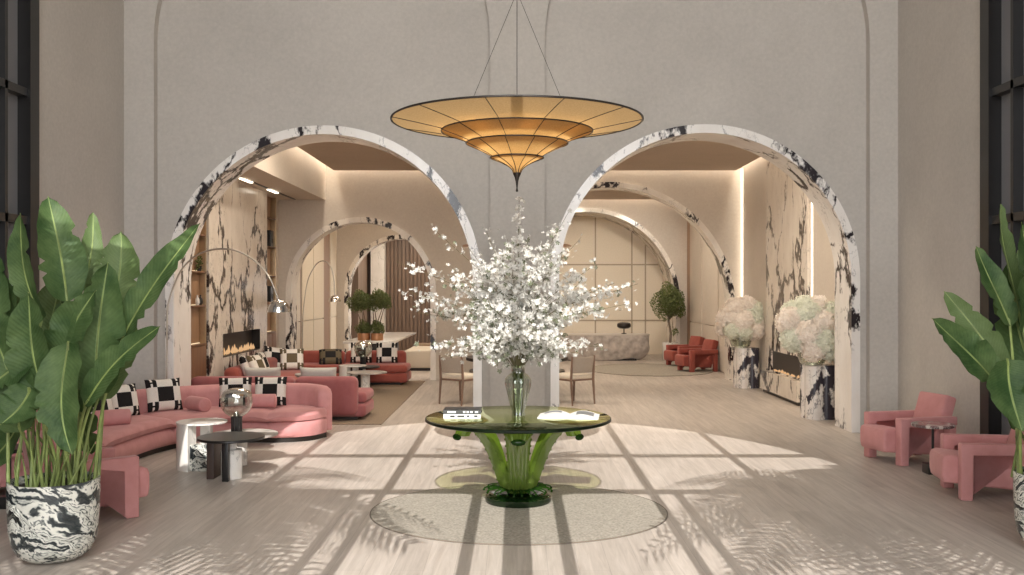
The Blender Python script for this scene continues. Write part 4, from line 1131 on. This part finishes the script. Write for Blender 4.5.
# long marble table with bonsai pair
mt_ = thing('marble_table', 'long pale marble table beyond the coral sofas holding the bonsai', 'table', (-3.1, 22.2, 0))
m = MB(); m.box(-.53, .53, -2.2, 2.3, .68, .725, .006); m.build('table_top', white_m, mt_)
m = MB(); m.box(-.1, .12, -1.9, -1.5, 0, .68, .006); m.build('leg', iron_m, mt_)
m = MB(); m.box(-.1, .12, 1.5, 1.9, 0, .68, .006); m.build('leg', iron_m, mt_)
for k, (px, lab, cc, rr, cr) in enumerate(((364, 'bonsai tree in the left copper planter on the marble table', (-.06, 0, .83), .3, 800), (377, 'bonsai tree in the right copper planter on the marble table', (.06, 0, .86), .3, 800))):
    d = 20.55; x = (px - VX) / F * d
    b = thing('bonsai_tree', lab, 'tree', (x, d, .725), 0, 'bonsai pair in copper planters')
    m = MB(); m.lathe([(.001, 0), (.13, 0), (.135, .01), (.135, .15), (.125, .15), (.12, .12), (.001, .12)], n=32, cap=False); m.build('pot', copper_m, b)
    m = MB()
    for q in range(4):
        a = q * 1.6 + k; m.tube([(.04 * math.cos(a), .04 * math.sin(a), .12), (.07 * math.cos(a + .5), .07 * math.sin(a + .5), .4), (.16 * math.cos(a) + cc[0] * .6, .14 * math.sin(a), .75)], [.014, .011, .007], 6)
    m.build('trunk', trunk_m, b)
    m = MB(); leafball(m, cc, rr, cr * 4, (.95, .9, .78), .028); m.build('crown', bush_m, b, fix=False)
    m = MB(); leafball(m, (0, 0, .27), .2, 1200, (.9, .9, .8), .026); m.build('undergrowth', bush_m, b, fix=False)
for lab, loc, L in (('white upholstered ottoman right of the marble table', (-2.18, 22.2, 0), 1.7),):
    o = thing('ottoman', lab, 'ottoman', loc)
    m = MB(); m.box(-.33, .33, -L / 2, L / 2, .06, .46, .05, 4); m.build('cushion_body', cream_m, o, angle=50)
    m = MB(); m.box(-.27, .27, -L / 2 + .06, L / 2 - .06, 0, .065); m.build('plinth', iron_m, o)
bn = thing('bench', 'brown timber bench behind the white ottoman', 'bench', (-2.1, 24.3, 0))
m = MB(); m.box(-.45, .45, -.35, .35, .36, .44, .01); m.build('seat', niche_m, bn)
for s in (-1, 1):
    m = MB(); m.box(s * .38 - .04, s * .38 + .04, -.3, .3, 0, .36, .006); m.build('leg', niche_m, bn)

# ------------------------------------------------------------------ palms outside the great window (they throw the frond shadows)
def palm(label, loc, H, n, seed, lmin=1.5, lmax=2.2):
    random.seed(seed)
    r = thing('palm_tree', label, 'tree', loc, 0, 'palms outside the great arched window')
    m = MB(); m.tube([(0, 0, 0), (.05, 0, H * .5), (0, 0, H)], [.16, .12, .1], 10); m.build('trunk', trunk_m, r)
    for k in range(n):
        a = 2 * PI * k / n + random.uniform(-.2, .2); L = random.uniform(lmin, lmax); up = random.uniform(.1, .75)
        d = Vector((math.cos(a), math.sin(a) * .8, 0))
        pth = [Vector((0, 0, H)) + d * (L * t) + Vector((0, 0, L * (up * t - .85 * t * t))) for t in [i / 16 for i in range(17)]]
        m = MB(); m.tube(pth, [.016 - .012 * i / 16 for i in range(17)], 4)
        side = d.cross(Vector((0, 0, 1))).normalized()
        for i in range(2, 17):
            for q in range(2):
                p = pth[i] + (pth[i] - pth[i - 1]) * (q * .5)
                for s in (-1, 1):
                    l = .55 * math.sin(PI * (.12 + .8 * i / 17)) * random.uniform(.85, 1.1)
                    e = p + side * s * l + (pth[i] - pth[i - 1]).normalized() * l * .55 + Vector((0, 0, -.25 * l))
                    w = (pth[i] - pth[i - 1]).normalized() * .019
                    mid = (p + e) / 2 + Vector((0, 0, .04))
                    b_ = m.bm; v = [b_.verts.new(p - w * .6), b_.verts.new(p + w * .6), b_.verts.new(mid + w), b_.verts.new(e), b_.verts.new(mid - w)]
                    b_.faces.new(v)
        m.build('frond', frond_m, r, smooth=False, fix=False)
m = MB(); m.box(-12, 12, -14, YF - .3, -.15, -.02); struct(m.build('ground', stone_m))
palm('palm tree outside the great window to the right', (3.3, -3.8, 0), 9.1, 50, 21, 1.7, 2.5)
palm('palm tree outside the great window to the left', (-3.1, -3.8, 0), 9.1, 54, 22, 1.7, 2.5)

# ------------------------------------------------------------------ light
sc = bpy.context.scene
w = bpy.data.worlds.new('World'); sc.world = w; w.use_nodes = True
bg = w.node_tree.nodes['Background']; bg.inputs[0].default_value = (.975, .985, 1.0, 1); bg.inputs[1].default_value = 8.2
sun = bpy.data.lights.new('sun', 'SUN'); sun.energy = 5.6; sun.angle = math.radians(.12); sun.color = (1, .97, .93)
so_ = bpy.data.objects.new('sun', sun); COL.objects.link(so_)
el = math.atan(.7536); dirv = Vector((0, math.cos(el), -math.sin(el)))
so_.rotation_euler = dirv.to_track_quat('-Z', 'Y').to_euler()
def area(name, loc, rot, sx, sy, power, col=(1, .89, .75)):
    l = bpy.data.lights.new(name, 'AREA'); l.shape = 'RECTANGLE'; l.size = sx; l.size_y = sy; l.energy = power; l.color = col
    o = bpy.data.objects.new(name, l); COL.objects.link(o); o.location = loc; o.rotation_euler = rot; return o
pt = area('window_portal', (0, YF - .02, 5.5), (PI / 2, 0, 0), 7.5, 11, 1); pt.data.cycles.is_portal = True
# strip lights in the cove slots
area('cove_back', ((BX + HXR) / 2, D1 - .09, HH + .42), (math.radians(-4), 0, 0), HXR - BX - .3, .1, 70)
area('cove_left', (BX + .1, (DW + .8 + D1) / 2, HH + .42), (0, 0, 0), .1, D1 - DW - 1.2, 55)
area('cove_right', (HXR - .09, (DW + .8 + D1) / 2, HH + .42), (0, 0, 0), .1, D1 - DW - 1.2, 55)
area('cove_far', ((HXL + HXR) / 2, D2 - .09, HH + .42), (0, 0, 0), HXR - HXL - .3, .1, 70)
# invented fill lights under the hall ceilings, added to brighten the rooms
def hall_fill(x, y, z, power, s=.22, col=(1, .88, .73)):
    m = MB(); m.lathe([(s * .62, -.004), (s * .75, -.012), (s * .8, 0)], n=24, cap=False)
    area('added_hall_fill', (x, y, z - .015), (0, 0, 0), s, s, power, col)
for x in (-2.9, -.9, .9, 2.8):
    for y in (13.4, 14.6): hall_fill(x, y, HH, 29)
for x in (-3.2, -1.2, 1.2, 3.2):
    for y in (20.6, 22.4): hall_fill(x, y, HH, 29)
for x in (.2, 1.8, 3.5):  # added spots that brighten the niche panel wall, no fixtures behind them
    l = bpy.data.lights.new('added_niche_spot', 'SPOT'); l.energy = 330; l.color = (1, .93, .84); l.spot_size = math.radians(58); l.spot_blend = .9; l.shadow_soft_size = .12
    o = bpy.data.objects.new('added_niche_spot', l); COL.objects.link(o); o.location = (x, 21.2, HH - .04)
    o.rotation_euler = (Vector((1.8 + (x - 1.8) * .7, D2 + 1.5, 1.7)) - o.location).to_track_quat('-Z', 'Y').to_euler()
for x in (-3.4, -2.4): hall_fill(x, 27.0, HH - .6, 30)  # same added fill for the corridor
l = bpy.data.lights.new('lamp_glow', 'POINT'); l.energy = 60; l.color = (1, .74, .4); l.shadow_soft_size = .08
for (x, y, z, e) in (*[(.5 * math.cos(k * PI / 4 + .2), .5 * math.sin(k * PI / 4 + .2), 3.235, 3.0) for k in range(8)], (.0, 0, 2.97, 1.0), (.2, .1, 3.12, 2), (-.2, -.1, 3.12, 2)):
    q = l.copy(); q.energy = e; o = bpy.data.objects.new('lamp_glow', q); COL.objects.link(o); o.location = (x, TD + y, z)

# ------------------------------------------------------------------ camera
cam = bpy.data.cameras.new('camera'); cam.sensor_width = 36; cam.lens = F / 1024 * 36
cam.shift_x = -(VX - 512) / 1024; cam.shift_y = (HY - 287.5) / 1024; cam.clip_end = 200
co = bpy.data.objects.new('camera', cam); COL.objects.link(co); co.location = (0, 0, CH); co.rotation_euler = (PI / 2, 0, 0)
sc.camera = co
sc.view_settings.view_transform = 'Standard'; sc.view_settings.look = 'None'; sc.view_settings.gamma = 1; sc.view_settings.exposure = 0
sc.view_settings.use_curve_mapping = False
sc.cycles.max_bounces = 10; sc.cycles.diffuse_bounces = 5; sc.cycles.transparent_max_bounces = 24; sc.cycles.glossy_bounces = 4; sc.cycles.sample_clamp_indirect = 8
sc.cycles.caustics_reflective = False; sc.cycles.caustics_refractive = False
